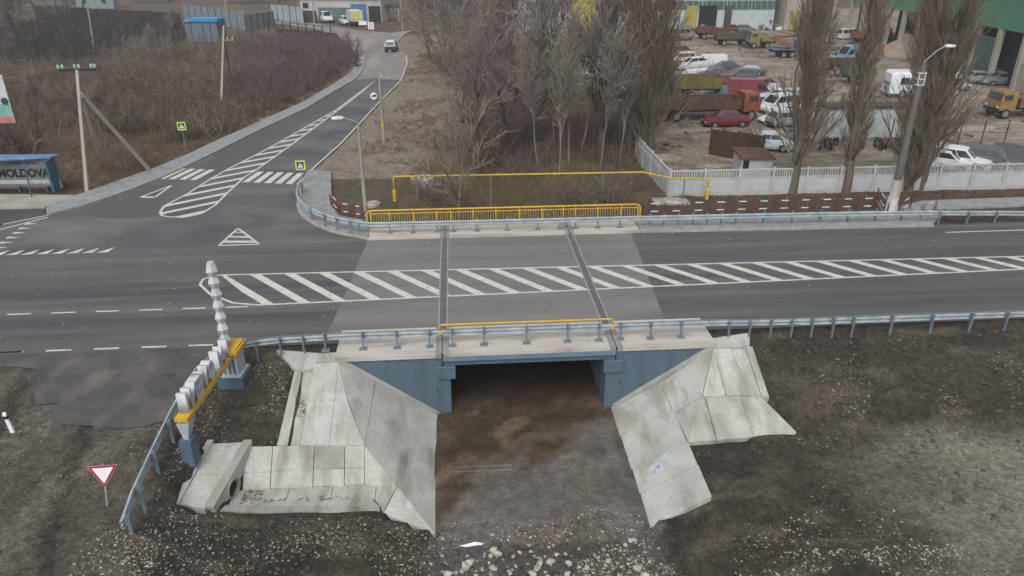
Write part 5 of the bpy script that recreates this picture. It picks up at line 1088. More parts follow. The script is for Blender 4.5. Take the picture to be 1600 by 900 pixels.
m_fgrey = mat('fence_grey', rgb('#6f797e'), rgb('#616b70'), .6, rough=.7); m_fmar = mat('fence_maroon', rgb('#33272b'), rgb('#2b2226'), .6, rough=.8)
sheet_fence((288, 33), (385, 47), 3.6, 9, m_fgrey, 'grey corrugated sheet fence behind the blue roofed kiosk'); sheet_fence((385, 50), (430, 40), 3.0, 5, m_fgrey, 'grey sheet fence running on towards the white building'); sheet_fence((425, 30), (475, 36), 3.2, 5, mat('fence_pale', rgb('#8a9498'), rgb('#7c868a'), .6, rough=.7), 'pale sheet fence left of the white building')
sheet_fence((60, 30), (285, 45), 3.0, 22, m_fmar, 'long dark maroon sheet fence along the top left'); sheet_fence((435, 57), (527, 66), 1.5, 8, m_fmar, 'low maroon sheet wall behind the purple brush')
a = Vector(P(420, 50)); b = Vector(P(518, 61)); d = b - a; s = thing('iron_railing', 'dark iron railing curving down to the far junction', 'railing', a, math.atan2(d.y, d.x))
for k in range(9): MB().box((d.length * k / 8, 0, 1.1), (.14, .14, 2.3)).build('post', m_under, s)
for z in (.7, 2.1): MB().box((d.length / 2, 0, z), (d.length, .07, .08)).build('rail', m_under, s)
q = P(472, 34); hs_ = thing('white_building', 'long low white building with teal base and blue gate', 'building', (q[0], q[1], 0), -.16)
MB().box((9, 4, 2.5), (18, 8, 5)).build('wall', mat('house_white', rgb('#a9aaa6'), rgb('#989995'), .5, rough=.9), hs_); MB().prism([(-.4, -.6, 5.1), (18.4, -.6, 5.1), (18.4, 8.4, 5.6), (-.4, 8.4, 5.6)], .2).build('roof', mat('house_roof', rgb('#8f9494'), rgb('#7d8283'), .6, rough=.8), hs_)
MB().box((8, -.05, 1.5), (8, .12, 3)).build('teal_base', mat('teal_base', rgb('#4c6a6c'), rgb('#43595d'), .6, rough=.8), hs_); MB().box((13, -.1, 1.9), (3.4, .14, 3.7)).build('gate', mat('blue_gate', rgb('#4a6a8e'), rgb('#42607f'), .6, rough=.6), hs_); MB().box((16.5, -.1, 1.7), (2.6, .14, 3.3)).build('gate', m_under, hs_); MB().box((1.2, -.05, 3.4), (1.2, .12, 1.0)).build('window', m_glass, hs_)
MB().box((2.0, -1.2, 1.2), (3.6, .1, 2.4)).build('yard_fence', mat('rust_fence', rgb('#4e3330'), rgb('#402a28'), 1, rough=.9), hs_)
q = P(585, 33); cn = thing('canopy', 'dark flat canopy right of the white building', 'canopy', (q[0], q[1], 0), -.05); MB().box((2.6, 2, 3.0), (6.5, 4, .5)).build('roof', mat('canopy_dark', rgb('#3b4148'), rough=.8), cn)
for x in (-.3, 2.6, 5.5): MB().box((x, .2, 1.4), (.2, .2, 2.8)).build('post', m_polel, cn)
for (q, w, h, c1, lab) in (((150, 14), 9, 3.4, '#77888c', 'pale blue low roofed shed at the top left'), ((395, 4), 14, 4.5, '#57524d', 'dark house wall at the very top beside the fences'), ((90, 8), 6, 3.2, '#7d7f7d', 'grey shed at the top left corner'), ((235, 4), 10, 4, '#4d4a48', 'dark barn at the top above the maroon fence'), ((690, 8), 9, 4, '#8e8b86', 'pale cottage half hidden by the far bare trees')):
    p = P(*q); s = thing('outbuilding', lab, 'building', (p[0], p[1], 0), random.uniform(-.15, .15)); mm = paint(c1, .8)
    MB().box((0, 2.5, h / 2), (w, 5, h)).build('wall', mm, s); MB().prism([(-w / 2 - .3, -.4, h + .05), (w / 2 + .3, -.4, h + .05), (w / 2 + .3, 5.4, h + .6), (-w / 2 - .3, 5.4, h + .6)], .18).build('roof', paint('#78888d' if '150' in str(q) else '#5a5552', .8), s)
    for x in (-w * .25, w * .25): MB().box((x, -.04, h * .55), (1.0, .1, 1.0)).build('window', m_glass, s)

# a second helping of scrap cars, each placed where the photograph shows one
for k, (kd, c, q, rz, lab) in enumerate((
 ('hatch', '#b3b8ba', (1098, 136), 20, 'small pale car wedged right of the olive tipper'), ('sedan', '#6a2436', (1062, 92), 10, 'plum red car body above the cream off-roader'), ('hatch', '#8f2a3c', (1195, 140), 30, 'bright red hatchback tail beside the crimson van shell'),
 ('sedan', '#aeb4b8', (1205, 146), 165, 'silver car with smashed bonnet above the orange cab'), ('hatch', '#a9adae', (1050, 122), 200, 'pale car left of the striped wreck'), ('sedan', '#525a5e', (1168, 116), 172, 'grey car at the right end of the dark row'),
 ('hatch', '#7c2d3c', (1088, 104), 160, 'red shell peeping between the two white vans'), ('van', '#b7bcbd', (1243, 168), 190, 'white van seen through the left poplar twigs'), ('hatch', '#9fa6a8', (1228, 196), 10, 'grey car body at the foot of the white shells'),
 ('cargo', '#a3a9ab', (1450, 150), 178, 'pale van half hidden behind the bushy poplar'), ('sedan', '#8e9496', (1520, 128), 185, 'grey car left of the dark off-roader'), ('hatch', '#b8bdbf', (1490, 140), 12, 'white car behind the bushy poplar'),
 ('sedan', '#74332f', (1140, 47), 175, 'rust red car in front of the dark warehouse gate'), ('hatch', '#5c6365', (1165, 50), 5, 'grey shell in front of the warehouse'), ('van', '#8c8f8e', (1065, 62), 20, 'dull van left of the olive trailers'), ('hatch', '#a8acab', (1405, 62), 15, 'pale car by the sand heap'), ('sedan', '#7b8184', (1290, 78), 170, 'grey car just behind the left poplar'))):
    car(kd, c, q, rz + random.uniform(-8, 8), lab, noglass=k % 2 == 0, nowheels=k % 3 == 0, dirt=.4)
lit = MB()
for k in range(700):
    q = (random.uniform(1030, 1600), random.uniform(45, 235)); p = P(*q)
    if p[1] < 52: continue
    s_ = random.uniform(.06, .35) * (1 if random.random() < .85 else 2); lit.box((p[0], p[1], ground_z(p[0], p[1]) + s_ * .2), (s_ * random.uniform(.6, 3), s_, s_ * .5), random.uniform(0, 3), random.uniform(-.3, .3))
struct(lit.build('yard_litter', mat('litter_mix', rgb('#8d8780'), rgb('#4b443e'), .35, rough=.9, fine=.4, fscale=2, lo=.42, hi=.58)), 'stuff')
# ================================================================== bare winter vegetation, grown as tapering stems
class Stems:
    """collects tapered segments; each becomes a 3-sided tube"""
    def __init__(s): s.a = []; s.b = []; s.ra = []; s.rb = []
    def seg(s, a, b, ra, rb): s.a.append(a); s.b.append(b); s.ra.append(ra); s.rb.append(rb)
    def arrays(s, n=3): return tubes(np.array(s.a), np.array(s.b), np.array(s.ra), np.array(s.rb), n)
def tubes(a, b, ra, rb, n=3):
    d = b - a; L = np.linalg.norm(d, axis=1, keepdims=True); d = d / np.maximum(L, 1e-6)
    ref = np.where(np.abs(d[:, 2:3]) > .9, np.array([[1., 0, 0]]), np.array([[0, 0, 1.]])); u = np.cross(d, ref); u /= np.maximum(np.linalg.norm(u, axis=1, keepdims=True), 1e-6); v = np.cross(d, u)
    m = len(a); V = np.empty((m, 2 * n, 3)); 
    for k in range(n):
        c, s = math.cos(2 * math.pi * k / n), math.sin(2 * math.pi * k / n); o = u * c + v * s; V[:, k] = a + o * ra[:, None]; V[:, n + k] = b + o * rb[:, None]
    base = (np.arange(m) * 2 * n)[:, None]; F = []
    for k in range(n): F.append(np.concatenate([base + k, base + (k + 1) % n, base + n + (k + 1) % n, base + n + k], 1))
    return V.reshape(-1, 3), np.concatenate(F, 0)
def np_mesh(name, V, F, m):
    me = bpy.data.meshes.new(name); nf = len(F); w = F.shape[1]
    me.vertices.add(len(V)); me.vertices.foreach_set('co', V.astype(np.float32).ravel()); me.loops.add(nf * w); me.loops.foreach_set('vertex_index', F.astype(np.int32).ravel())
    me.polygons.add(nf); me.polygons.foreach_set('loop_start', np.arange(0, nf * w, w, dtype=np.int32)); me.polygons.foreach_set('loop_total', np.full(nf, w, np.int32))
    me.update(); me.polygons.foreach_set('use_smooth', [True] * nf); me.materials.append(m); return me
def unit(v): return v / max(1e-9, np.linalg.norm(v))
def branch(st, p, d, L, r, nseg, wig, up, rng, rend=.35):
    pts = [p]; 
    for i in range(nseg):
        d = unit(d + rng.normal(0, wig, 3) + np.array([0, 0, up])); q = p + d * L / nseg
        st.seg(p, q, r * (1 - (1 - rend) * i / nseg), r * (1 - (1 - rend) * (i + 1) / nseg)); p = q; pts.append((p)); 
    return pts, d
def dirs(d, ang, rng):
    u = unit(np.cross(d, rng.normal(0, 1, 3))); return unit(d * math.cos(ang) + u * math.sin(ang))
def along(pts, t):
    f = t * (len(pts) - 1); i = min(int(f), len(pts) - 2); return pts[i] + (pts[i + 1] - pts[i]) * (f - i)
def broadleaf(seed, H, n1=10, n2=8, n3=7, n4=5, spread=.75, tw=1.0, low=.28, trunks=1):
    rng = np.random.default_rng(seed); T = Stems(); Cw = Stems()
    for tk in range(trunks):
        d0 = unit(np.array([rng.normal(0, .12 if trunks == 1 else .3), rng.normal(0, .12 if trunks == 1 else .3), 1])); r0 = H * .017 * (1 if trunks == 1 else .75) * (.68 if spread < .4 else 1)
        tp, _ = branch(T, np.array([rng.normal(0, .15) * (trunks > 1), rng.normal(0, .15) * (trunks > 1), -.4]), d0, H * .72, r0, 7, .07, .02, rng, .28)
        for i in range(n1):
            t = low + (1 - low) * (i + rng.random()) / n1; p = along(tp, min(t, 1)); L1 = H * rng.uniform(.28, .45) * (1.15 - .5 * t)
            b1, _ = branch(T, p, dirs(d0, rng.uniform(.5, 1.0) * spread * (1.2 - .5 * t), rng), L1, r0 * .42 * (1.15 - .6 * t), 5, .13, .07, rng, .25)
            for j in range(n2):
                p2 = along(b1, rng.uniform(.25, 1)); dd = unit(b1[-1] - b1[0]); L2 = L1 * rng.uniform(.3, .55)
                b2, _ = branch(Cw, p2, dirs(dd, rng.uniform(.35, .9), rng), L2, .035 * tw, 4, .16, .07, rng, .5)
                for k in range(n3):
                    p3 = along(b2, rng.uniform(.2, 1)); d3 = unit(b2[-1] - b2[0]); L3 = L2 * rng.uniform(.35, .65)
                    b3, e3 = branch(Cw, p3, dirs(d3, rng.uniform(.3, .8), rng), L3, .017 * tw, 2, .14, .05, rng, .6)
                    for q in range(n4):
                        p4 = along(b3, rng.uniform(.3, 1)); e = dirs(e3, rng.uniform(.2, .7), rng); Cw.seg(p4, p4 + e * L3 * rng.uniform(.3, .6), .010 * tw, .004 * tw)
    return T, Cw
def poplar(seed, H, n1=80, n2=12, n3=4, wide=1.0, tw=1.0, low=.14):
    rng = np.random.default_rng(seed); T = Stems(); Cw = Stems(); r0 = H * .021
    tp, _ = branch(T, np.array([0, 0, -.4]), np.array([0, 0, 1.]), H, r0, 9, .025, .02, rng, .15)
    for i in range(n1):
        t = low + (.95 - low) * (i + rng.random()) / n1; p = along(tp, t); L1 = (H * .17 * (1 - t) ** .4 + .6) * rng.uniform(.6, 1.15) * wide; a = rng.uniform(.2, .62) * (1.15 - .4 * t) * (1.5 if t < .22 else 1)
        b1, _ = branch(T if i % 3 == 0 and t < .6 else Cw, p, dirs(np.array([0, 0, 1.]), a, rng), L1, (.05 * (1 - t) + .022) * tw, 4, .07, .16, rng, .35)
        for j in range(n2):
            p2 = along(b1, rng.uniform(.1, 1)); dd = unit(b1[-1] - b1[0]); L2 = L1 * rng.uniform(.22, .45); b2, e2 = branch(Cw, p2, dirs(dd, rng.uniform(.2, .5), rng), L2, .018 * tw, 2, .1, .12, rng, .5)
            for k in range(n3):
                p3 = along(b2, rng.uniform(.2, 1)); e = dirs(e2, rng.uniform(.15, .5), rng); e[2] += .15; Cw.seg(p3, p3 + e * L2 * rng.uniform(.3, .6), .010 * tw, .004 * tw)
    return T, Cw
m_barkd = mat('bark_dark', rgb('#524b45'), rgb('#443e39'), 2, (1, 1, .3), rough=.95, fine=.2, fscale=8); m_barkg = mat('bark_grey', rgb('#655d54'), rgb('#50493f'), 2, (1, 1, .3), rough=.95, fine=.2, fscale=8); m_barkl = mat('bark_pale', rgb('#736d66'), rgb('#5c5751'), 2, (1, 1, .3), rough=.95, fine=.2)
m_twr = mat('twig_red', rgb('#7f7570'), rgb('#706662'), .5, rough=.95, fine=0); m_twg = mat('twig_grey', rgb('#827b74'), rgb('#726b65'), .5, rough=.95, fine=0); m_twb = mat('twig_brown', rgb('#7a7064'), rgb('#6a6056'), .5, rough=.95, fine=0)
def proto(fn, tm, cm, **k):
    T, C_ = fn(**k); return np_mesh('trunk', *T.arrays(5), tm), np_mesh('crown', *C_.arrays(3), cm)
BL_ = [proto(broadleaf, m_barkd, m_twr, seed=s, H=14, n1=11, tw=1.5) for s in (1, 2)] + [proto(broadleaf, m_barkd, m_twg, seed=s, H=13, n1=9, spread=.9, tw=1.4, trunks=2, n2=6) for s in (3,)]
PO_ = [proto(poplar, m_barkg, m_twb, seed=s, H=19, tw=1.5, wide=w, n1=n_, n2=12, n3=4, low=lo_) for s, w, n_, lo_ in ((11, 1.15, 130, .1), (12, .9, 115, .1), (13, 1.3, 150, .01))]
SA_ = [proto(broadleaf, m_barkl, m_twg, seed=s, H=8, n1=14, n2=8, n3=5, n4=3, spread=.3, tw=1.0, low=.4) for s in (21, 22)]
SM_ = [proto(broadleaf, m_barkg, mat('twig_pale', rgb('#7d766f'), rgb('#6b645d'), .5, rough=.95, fine=0), seed=31, H=7, n1=7, n2=5, n3=4, n4=2, spread=1.25, tw=1.0, low=.35)]
def tree(mesh, p, sc, rz, label, name='bare_tree', cat='tree', group=None, sz=None, lean=(0, 0)):
    t = thing(name, label, cat, (p[0], p[1], ground_z(p[0], p[1])), rz, group); t.scale = (sc, sc, sz or sc); t.rotation_euler = (lean[0], lean[1], rz)
    link('trunk', mesh[0], t); link('crown', mesh[1], t); return t
tree(PO_[0], P(1237, 300), 1.0, .3, 'tall poplar with thick trunk, leftmost of the three at the wall', 'poplar_tree', lean=(0, .02))
tree(PO_[1], P(1322, 299), .95, 1.2, 'slim poplar in the middle of the three at the wall', 'poplar_tree', lean=(0, .01))
tree(PO_[2], P(1418, 297), 1.0, 2.0, 'bushy many-stemmed poplar right behind the big lamp post', 'poplar_tree', lean=(0, .05)); tree(PO_[0], P(1436, 294), .96, 4.0, 'second stem of the bushy poplar right of the lamp post', 'poplar_tree', lean=(0, .07))
for i, (q, sc, k, lab) in enumerate((((985, 240), 1.05, 0, 'dark poplar, largest of the cluster left of the scrap yard'), ((1012, 245), .95, 2, 'poplar at the right end of the cluster left of the yard'), ((940, 238), .9, 1, 'thin poplar left of the dark cluster'), ((1000, 205), 1.0, 2, 'rear poplar of the cluster, before the ochre gate'))):
    tree(PO_[k], P(*q), sc, i * 1.1, lab, 'poplar_tree')
for i, (q, sc) in enumerate((((888, 258), 1.15), ((905, 244), 1.25), ((868, 232), 1.3), ((872, 268), 1.0), ((938, 262), 1.1), ((846, 252), 1.1), ((925, 225), 1.3), ((968, 258), 1.0))):
    tree(SA_[i % 2], P(*q), sc, i * .9, ['pale straight young tree just left of the gully poplars', 'tallest pale stem between the gully and the poplars', 'pale young tree behind the others, left of the poplar cluster', 'pale young tree standing lowest, nearest the gas pipe', 'pale young tree right of centre behind the gas pipe', 'leftmost pale young tree beside the gully', 'rear pale young tree in front of the thin poplar', 'rightmost pale young tree, next to the white wall leg'][i], 'young_tree', group='pale young trees beside the gully', sz=sc * 1.35)
tree(SM_[0], (0.0, 46.0), 1.5, .4, 'pale spreading bare tree rising behind the yellow balustrade', lean=(0, -.02))
lab2 = ['dark forked tree left of the gully', 'dark twin stemmed tree in the middle of the grove', 'reddish crowned tree at the back of the grove', 'crooked tree leaning over the far gully', 'tall tree behind the forked one', 'reddish tree beside the far road junction', 'tree with black trunk right of the verge', 'far reddish tree at the top centre', 'far tree right of the old road', 'grey crowned tree at the top centre', 'tree nearest the grassy bank', 'upper tree left of the poplar cluster']
for i, (q, sc, k) in enumerate((((715, 188), 1.1, 2), ((748, 250), .85, 0), ((792, 150), 1.15, 1), ((800, 215), .9, 0), ((722, 140), 1.25, 2), ((672, 92), 1.0, 1), ((700, 118), 1.05, 0), ((760, 95), 1.3, 0), ((690, 70), 1.1, 2), ((830, 90), 1.3, 1), ((770, 230), .8, 2), ((880, 170), 1.1, 1))):
    tree(BL_[k], P(*q), sc, i * .77, lab2[i])
fl = ['farthest bare tree at the top, {} along the skyline row'.format(w) for w in ('first', 'second', 'third', 'fourth', 'fifth', 'sixth', 'seventh', 'eighth', 'ninth', 'tenth', 'eleventh', 'twelfth', 'thirteenth', 'fourteenth')]
for i, (q, sc, k) in enumerate((((20, 60), 1.2, 2), ((60, 40), 1.3, 0), ((95, 55), 1.0, 2), ((45, 90), 1.0, 1), ((130, 26), 1.1, 0), ((20, 20), 1.2, 1), ((380, 8), 1.0, 0), ((440, 6), 1.0, 2), ((520, 10), 1.1, 1), ((560, 12), 1.0, 0), ((605, 20), 1.1, 2), ((645, 25), 1.0, 1), ((670, 20), 1.1, 0), ((720, 30), 1.2, 2))):
    tree(BL_[k], P(*q), sc, i * 1.3, fl[i] + ' counted from the left', group='far bare trees along the top of the picture')
# street trees and saplings standing out of the brush
for i, q in enumerate(((240, 110), (200, 140), (80, 190), (230, 160), (160, 230), (60, 230), (270, 60), (310, 130))):
    tree(SM_[0] if i % 2 else SA_[0], P(*q), random.uniform(.55, .8), i, ['small bare tree in the thicket below the blue roofed kiosk', 'small bare tree in the middle of the left thicket', 'spreading little tree between billboard and power pole', 'small bare tree left of the lone strutted pole', 'little tree above the right raking strut', 'low tree just above the bus shelter', 'little tree left of the blue roofed kiosk', 'little tree beside the lone strutted pole'][i], 'thicket_tree', group='small bare trees in the left thicket')
b = P(1187, 250); tree(SM_[0], (b[0], b[1]), .55, 2.2, 'low spreading bush in front of the rusty screen', 'bare_bush', 'bush')

# ---------------------------------------------------------------- thickets: one mass of stems each
def inside(poly, x, y):
    c = False; n = len(poly); j = n - 1
    for i in range(n):
        xi, yi = poly[i][:2]; xj, yj = poly[j][:2]
        if (yi > y) != (yj > y) and x < (xj - xi) * (y - yi) / (yj - yi) + xi: c = not c
        j = i
    return c
def shrub_unit(seed, n=26, h=2.6, tw=1.0, nt=7):
    rng = np.random.default_rng(seed); st = Stems()
    for i in range(n):
        d = unit(np.array([rng.normal(0, .55), rng.normal(0, .55), 1])); p = np.array([rng.normal(0, .3), rng.normal(0, .3), -.1]); L = h * rng.uniform(.55, 1.1)
        b, _ = branch(st, p, d, L, .02 * tw, 3, .12, .03, rng, .4)
        for j in range(nt):
            p2 = along(b, rng.uniform(.25, 1)); e = dirs(unit(b[-1] - b[0]), rng.uniform(.4, 1.2), rng); q = p2 + e * L * rng.uniform(.15, .4); st.seg(p2, q, .011 * tw, .006 * tw)
    return st.arrays(3)
def thicket(name, poly, spacing, h, mats_, label, seed, tw=1.0, keep=None, n=26, nt=7, cat='thicket'):
    rng = np.random.default_rng(seed); units = [shrub_unit(seed * 10 + k, n, 1.0, tw, nt) for k in range(5)]
    # units are unit height so that scaling keeps twig thickness sensible
    xs = [p[0] for p in poly]; ys = [p[1] for p in poly]; Vs = []; Fs = []; o = 0; y = min(ys)
    while y < max(ys):
        sp = spacing * (1 + max(0, y - 60) / 160); x = min(xs)
        while x < max(xs):
            px, py = x + rng.uniform(-.5, .5) * sp, y + rng.uniform(-.5, .5) * sp
            if inside(poly, px, py) and (keep is None or keep(px, py)):
                V, F = units[rng.integers(5)]; s = h * rng.uniform(.55, 1.15); a = rng.uniform(0, 6.28); c_, s_ = math.cos(a), math.sin(a)
                W_ = np.c_[(V[:, 0] * c_ - V[:, 1] * s_) * s * .9 + px, (V[:, 0] * s_ + V[:, 1] * c_) * s * .9 + py, V[:, 2] * s + ground_z(px, py)]; Vs.append(W_); Fs.append(F + o); o += len(V)
            x += sp
        y += sp
    ob = link(name, np_mesh(name, np.concatenate(Vs), np.concatenate(Fs), mats_)); ob['kind'] = 'stuff'; ob['label'] = label; return ob
m_th1 = mat('thicket_brown', rgb('#6a5a50'), rgb('#57504a'), .18, rough=.95, fine=0, stain=(rgb('#7a6a58'), .12, .5, .68, (1, 1, 1))); m_th2 = mat('thicket_purple', rgb('#6b5859'), rgb('#5d4f4f'), .3, rough=.95, fine=0); m_th3 = mat('dry_grass', rgb('#83734f'), rgb('#6f6146'), .5, rough=.95, fine=0); m_th4 = mat('grove_under', rgb('#6f5e54'), rgb('#635750'), .3, rough=.95, fine=0)
o_ = [p for p in outL if p[1] < 108]
polyL = [(-27.5, 53.6), (-26.4, 51.8)] + [(p[0] - 1.0, p[1] + .5) for p in o_[1:]] + [(-17, 112), (-20, 128), (-30, 140), (-60, 150), (-95, 150), (-75, 80), (-62, 58), (-40, 54)]
def keepL(x, y): return not (-48 < x < -39 and y > 128) and fbm(np.array([x * .12]), np.array([y * .12]), 5, 3)[0] > .3
thicket('brush_thicket', polyL, 1.5, 2.4, m_th1, 'brown leafless brush covering the left hillside', 5, 1.0, keepL, n=15, nt=6)
polyPu = [P(395, 165), P(450, 150), P(500, 128), P(545, 108), P(552, 85), P(515, 68), P(440, 68), P(385, 90), P(370, 130)]
thicket('purple_thicket', polyPu, 1.5, 3.1, m_th2, 'dense purple brown brush beside the far pavement', 6, .9, n=14, nt=12)
polyDk = [P(0, 115), P(120, 105), P(250, 75), P(300, 50), P(100, 45), P(0, 50)]
thicket('dark_thicket', polyDk, 2.0, 4.2, mat('thicket_dark', rgb('#463f3c'), rgb('#3b3634'), .2, rough=.95, fine=0), 'dark bare brush below the maroon fence at upper left', 8, 1.0, n=14, nt=6)
polyG = [(-3.5, 52), (-1, 47.5), (9, 46), (14, 49.5), (14.2, 57), (15.5, 75), (13, 110), (2, 120), (-3, 112), (1.5, 90), (0, 68), (-2.5, 60)]
thicket('grove_brush', polyG, 1.5, 2.1, m_th4, 'reddish brown undergrowth beneath the bare grove', 7, .9, lambda x, y: fbm(np.array([x * .2]), np.array([y * .2]), 6, 3)[0] > .36, n=12, nt=6)
def grass(name, poly, n, h, m, label, seed, keep=None):
    rng = np.random.default_rng(seed); xs = [p[0] for p in poly]; ys = [p[1] for p in poly]; A_ = []; B_ = []
    k = 0
    while k < n:
        cx, cy = rng.uniform(min(xs), max(xs)), rng.uniform(min(ys), max(ys)); k += 1
        if not inside(poly, cx, cy) or (keep and not keep(cx, cy)): continue
        g0 = ground_z(cx, cy)
        for j in range(9):
            p = np.array([cx + rng.normal(0, .12), cy + rng.normal(0, .12), g0 - .03]); A_.append(p); B_.append(p + np.array([rng.normal(0, .2), rng.normal(0, .2), rng.uniform(.4, 1)]) * h)
    A_ = np.array(A_); B_ = np.array(B_); ob = link(name, np_mesh(name, *tubes(A_, B_, np.full(len(A_), .016), np.full(len(A_), .004)), m)); ob['kind'] = 'stuff'; ob['label'] = label
gk = lambda x, y: fbm(np.array([x * .3]), np.array([y * .3]), 15, 3)[0] > .42
grass('dry_grass', [(-4.5, 52), (-2, 46.5), (9.5, 44.6), (14, 48), (12, 56), (3, 60), (-3, 58)], 2600, .6, m_th3, 'straw coloured dry grass on the gully banks', 21, gk)
grass('roadside_grass', [(p[0] - .3, p[1] + .3) for p in outL[1:9]] + [(-20, 106), (-32, 80), (-34, 56), (-27, 52.5)], 5000, .45, mat('dry_grass_dull', rgb('#6f5c45'), rgb('#60513f'), .5, rough=.95, fine=0), 'dull dry grass along the upper edge of the left pavement', 22)
grass('green_grass', [(-7, 60), (-3, 50), (8, 45.5), (9, 52), (2, 58), (-4, 66)], 1600, .25, mat('green_grass', rgb('#5b6a35'), rgb('#4c5a2f'), .5, rough=.95, fine=0), 'patches of green grass by the gully', 23, lambda x, y: fbm(np.array([x * .4]), np.array([y * .4]), 81, 3)[0] > .5)
# fallen leaves along the wall
rng = np.random.default_rng(77); n = 5200; lx = rng.uniform(10, 46, n); ly = 48.1 - np.abs(rng.normal(0, 1.0, n)); ly = np.clip(ly, 44.6, 48.1); s = rng.uniform(.05, .1, n); a = rng.uniform(0, 6.28, n)
V = np.empty((n, 4, 3)); 
for k in range(4):
    ang = a + k * math.pi / 2; V[:, k, 0] = lx + np.cos(ang) * s * (1 if k % 2 else .6); V[:, k, 1] = ly + np.sin(ang) * s * (1 if k % 2 else .6); V[:, k, 2] = [ground_z(x_, y_) + .02 for x_, y_ in zip(lx, ly)] + rng.uniform(0, .05, n)
ob = link('fallen_leaves', np_mesh('fallen_leaves', V.reshape(-1, 3), np.arange(n * 4).reshape(n, 4), mat('leaf_litter', rgb('#6f5442'), rgb('#56453a'), 3, rough=.9, fine=.3, fscale=5))); ob['kind'] = 'stuff'; ob['label'] = 'brown fallen leaves along the white wall'

# ================================================================== stones
m_stone = mat('limestone', rgb('#aaa59b'), rgb('#8a857b'), 6, rough=.95, fine=.25, fscale=9)
def rock(seed, sub=1):
    import bmesh
    bm = bmesh.new(); bmesh.ops.create_icosphere(bm, subdivisions=sub, radius=1); rng = random.Random(seed)
    sx, sy, sz = rng.uniform(.8, 1.3), rng.uniform(.6, .95), rng.uniform(.4, .62)
    for v in bm.verts: k = rng.uniform(.62, 1.12); v.co = Vector((v.co.x * sx, v.co.y * sy, v.co.z * sz)) * k
    me = bpy.data.meshes.new('rock'); bm.to_mesh(me); bm.free(); me.materials.append(m_stone); return me
RK = [rock(k) for k in range(6)]; rng = np.random.default_rng(5)
spots = [(728, 884, .2), (843, 875, .2), (860, 872, .19), (870, 862, .16), (772, 860, .2), (768, 868, .15), (776, 866, .15), (735, 878, .18), (770, 885, .17), (797, 892, .15), (829, 860, .12), (812, 861, .12), (840, 882, .15), (890, 874, .16), (884, 861, .1), (917, 882, .2), (905, 880, .12), (996, 886, .23), (985, 846, .13), (978, 851, .12), (990, 845, .11), (858, 854, .1), (806, 880, .13), (887, 889, .16), (876, 896, .17), (862, 898, .14), (832, 889, .14), (700, 896, .2), (712, 893, .14), (722, 890, .1), (802, 868, .1), (745, 895, .13), (950, 872, .12), (935, 868, .1), (926, 876, .1), (1008, 897, .16), (970, 897, .13), (898, 896, .12), (820, 897, .13), (764, 878, .09), (757, 866, .08)]
for k, (px, py, r) in enumerate(spots):
    p = P(px, py, -3.05); o = link('rock', RK[k % 6], None, (p[0], p[1], ground_z(p[0], p[1]) + r * .12), rng.uniform(0, 6)); o.scale = (r * rng.uniform(.75, 1.15),) * 3
    tag(o, 'pale limestone rock strewn before the underpass mouth at the picture bottom', 'rock', 'rocks before the underpass')
def inside_v(poly, x, y):
    c = np.zeros(len(x), bool); n = len(poly); j = n - 1
    for i in range(n):
        xi, yi = poly[i][:2]; xj, yj = poly[j][:2]
        if yi != yj: c ^= ((yi > y) != (yj > y)) & (x < (xj - xi) * (y - yi) / (yj - yi) + xi)
        j = i
    return c
def ground_v(x, y):
    i = np.clip(np.searchsorted(gx, x) - 1, 0, len(gx) - 2); j = np.clip(np.searchsorted(gy, y) - 1, 0, len(gy) - 2); u = (x - gx[i]) / (gx[i + 1] - gx[i]); v = (y - gy[j]) / (gy[j + 1] - gy[j])
    return GZ[j, i] * (1 - u) * (1 - v) + GZ[j, i + 1] * u * (1 - v) + GZ[j + 1, i] * (1 - u) * v + GZ[j + 1, i + 1] * u * v
def gravel(name, zones, label, m, seed):
    rng = np.random.default_rng(seed); oc = np.array([(1, 0, 0), (-1, 0, 0), (0, 1, 0), (0, -1, 0), (0, 0, 1), (0, 0, -1)], float); fc = np.array([(0, 2, 4), (2, 1, 4), (1, 3, 4), (3, 0, 4), (2, 0, 5), (1, 2, 5), (3, 1, 5), (0, 3, 5)])
    Vs = []; Fs = []; o = 0
    for poly, n, smin, smax, thr, fs in zones:
        xs = [p[0] for p in poly]; ys = [p[1] for p in poly]; X_ = rng.uniform(min(xs), max(xs), n); Y_ = rng.uniform(min(ys), max(ys), n); nn = fbm(X_ * fs, Y_ * fs, seed + 3, 4)
        ok = (nn > thr + rng.normal(0, .05, n)) & inside_v(poly, X_, Y_)
        for s_ in SKIP: ok &= ~inside_v(s_, X_, Y_)
        X_, Y_ = X_[ok], Y_[ok]; k = len(X_); gz_ = ground_v(X_, Y_); s = smin + (smax * 1.3 - smin) * rng.random(k) ** 4; a = rng.uniform(0, 6.28, k); c_, s_ = np.cos(a)[:, None], np.sin(a)[:, None]
        V = oc[None] * rng.uniform(.6, 1.2, (k, 6, 1)) * s[:, None, None] * np.array([1, .85, .6])
        W_ = np.stack([V[..., 0] * c_ - V[..., 1] * s_ + X_[:, None], V[..., 0] * s_ + V[..., 1] * c_ + Y_[:, None], V[..., 2] + (gz_ + s * .2)[:, None]], -1)
        Vs.append(W_.reshape(-1, 3)); Fs.append((fc[None] + (np.arange(k) * 6)[:, None, None]).reshape(-1, 3) + o); o += 6 * k
    ob = link(name, np_mesh(name, np.concatenate(Vs), np.concatenate(Fs), m)); ob.data.polygons.foreach_set('use_smooth', [False] * len(ob.data.polygons)); ob['kind'] = 'stuff'; ob['label'] = label
SKIP = [LS[0][:2] + LS[2][2:], HEAD] + [[(p[0], p[1]) for p in s_] for s_ in LS + RS] + [[(-20, 29), (-17.8, 27.3), (-15.1, 23.9), (-13, 23.3), (-11.3, 24.2), (-10.9, 27.4), (-9, 28.85)]]
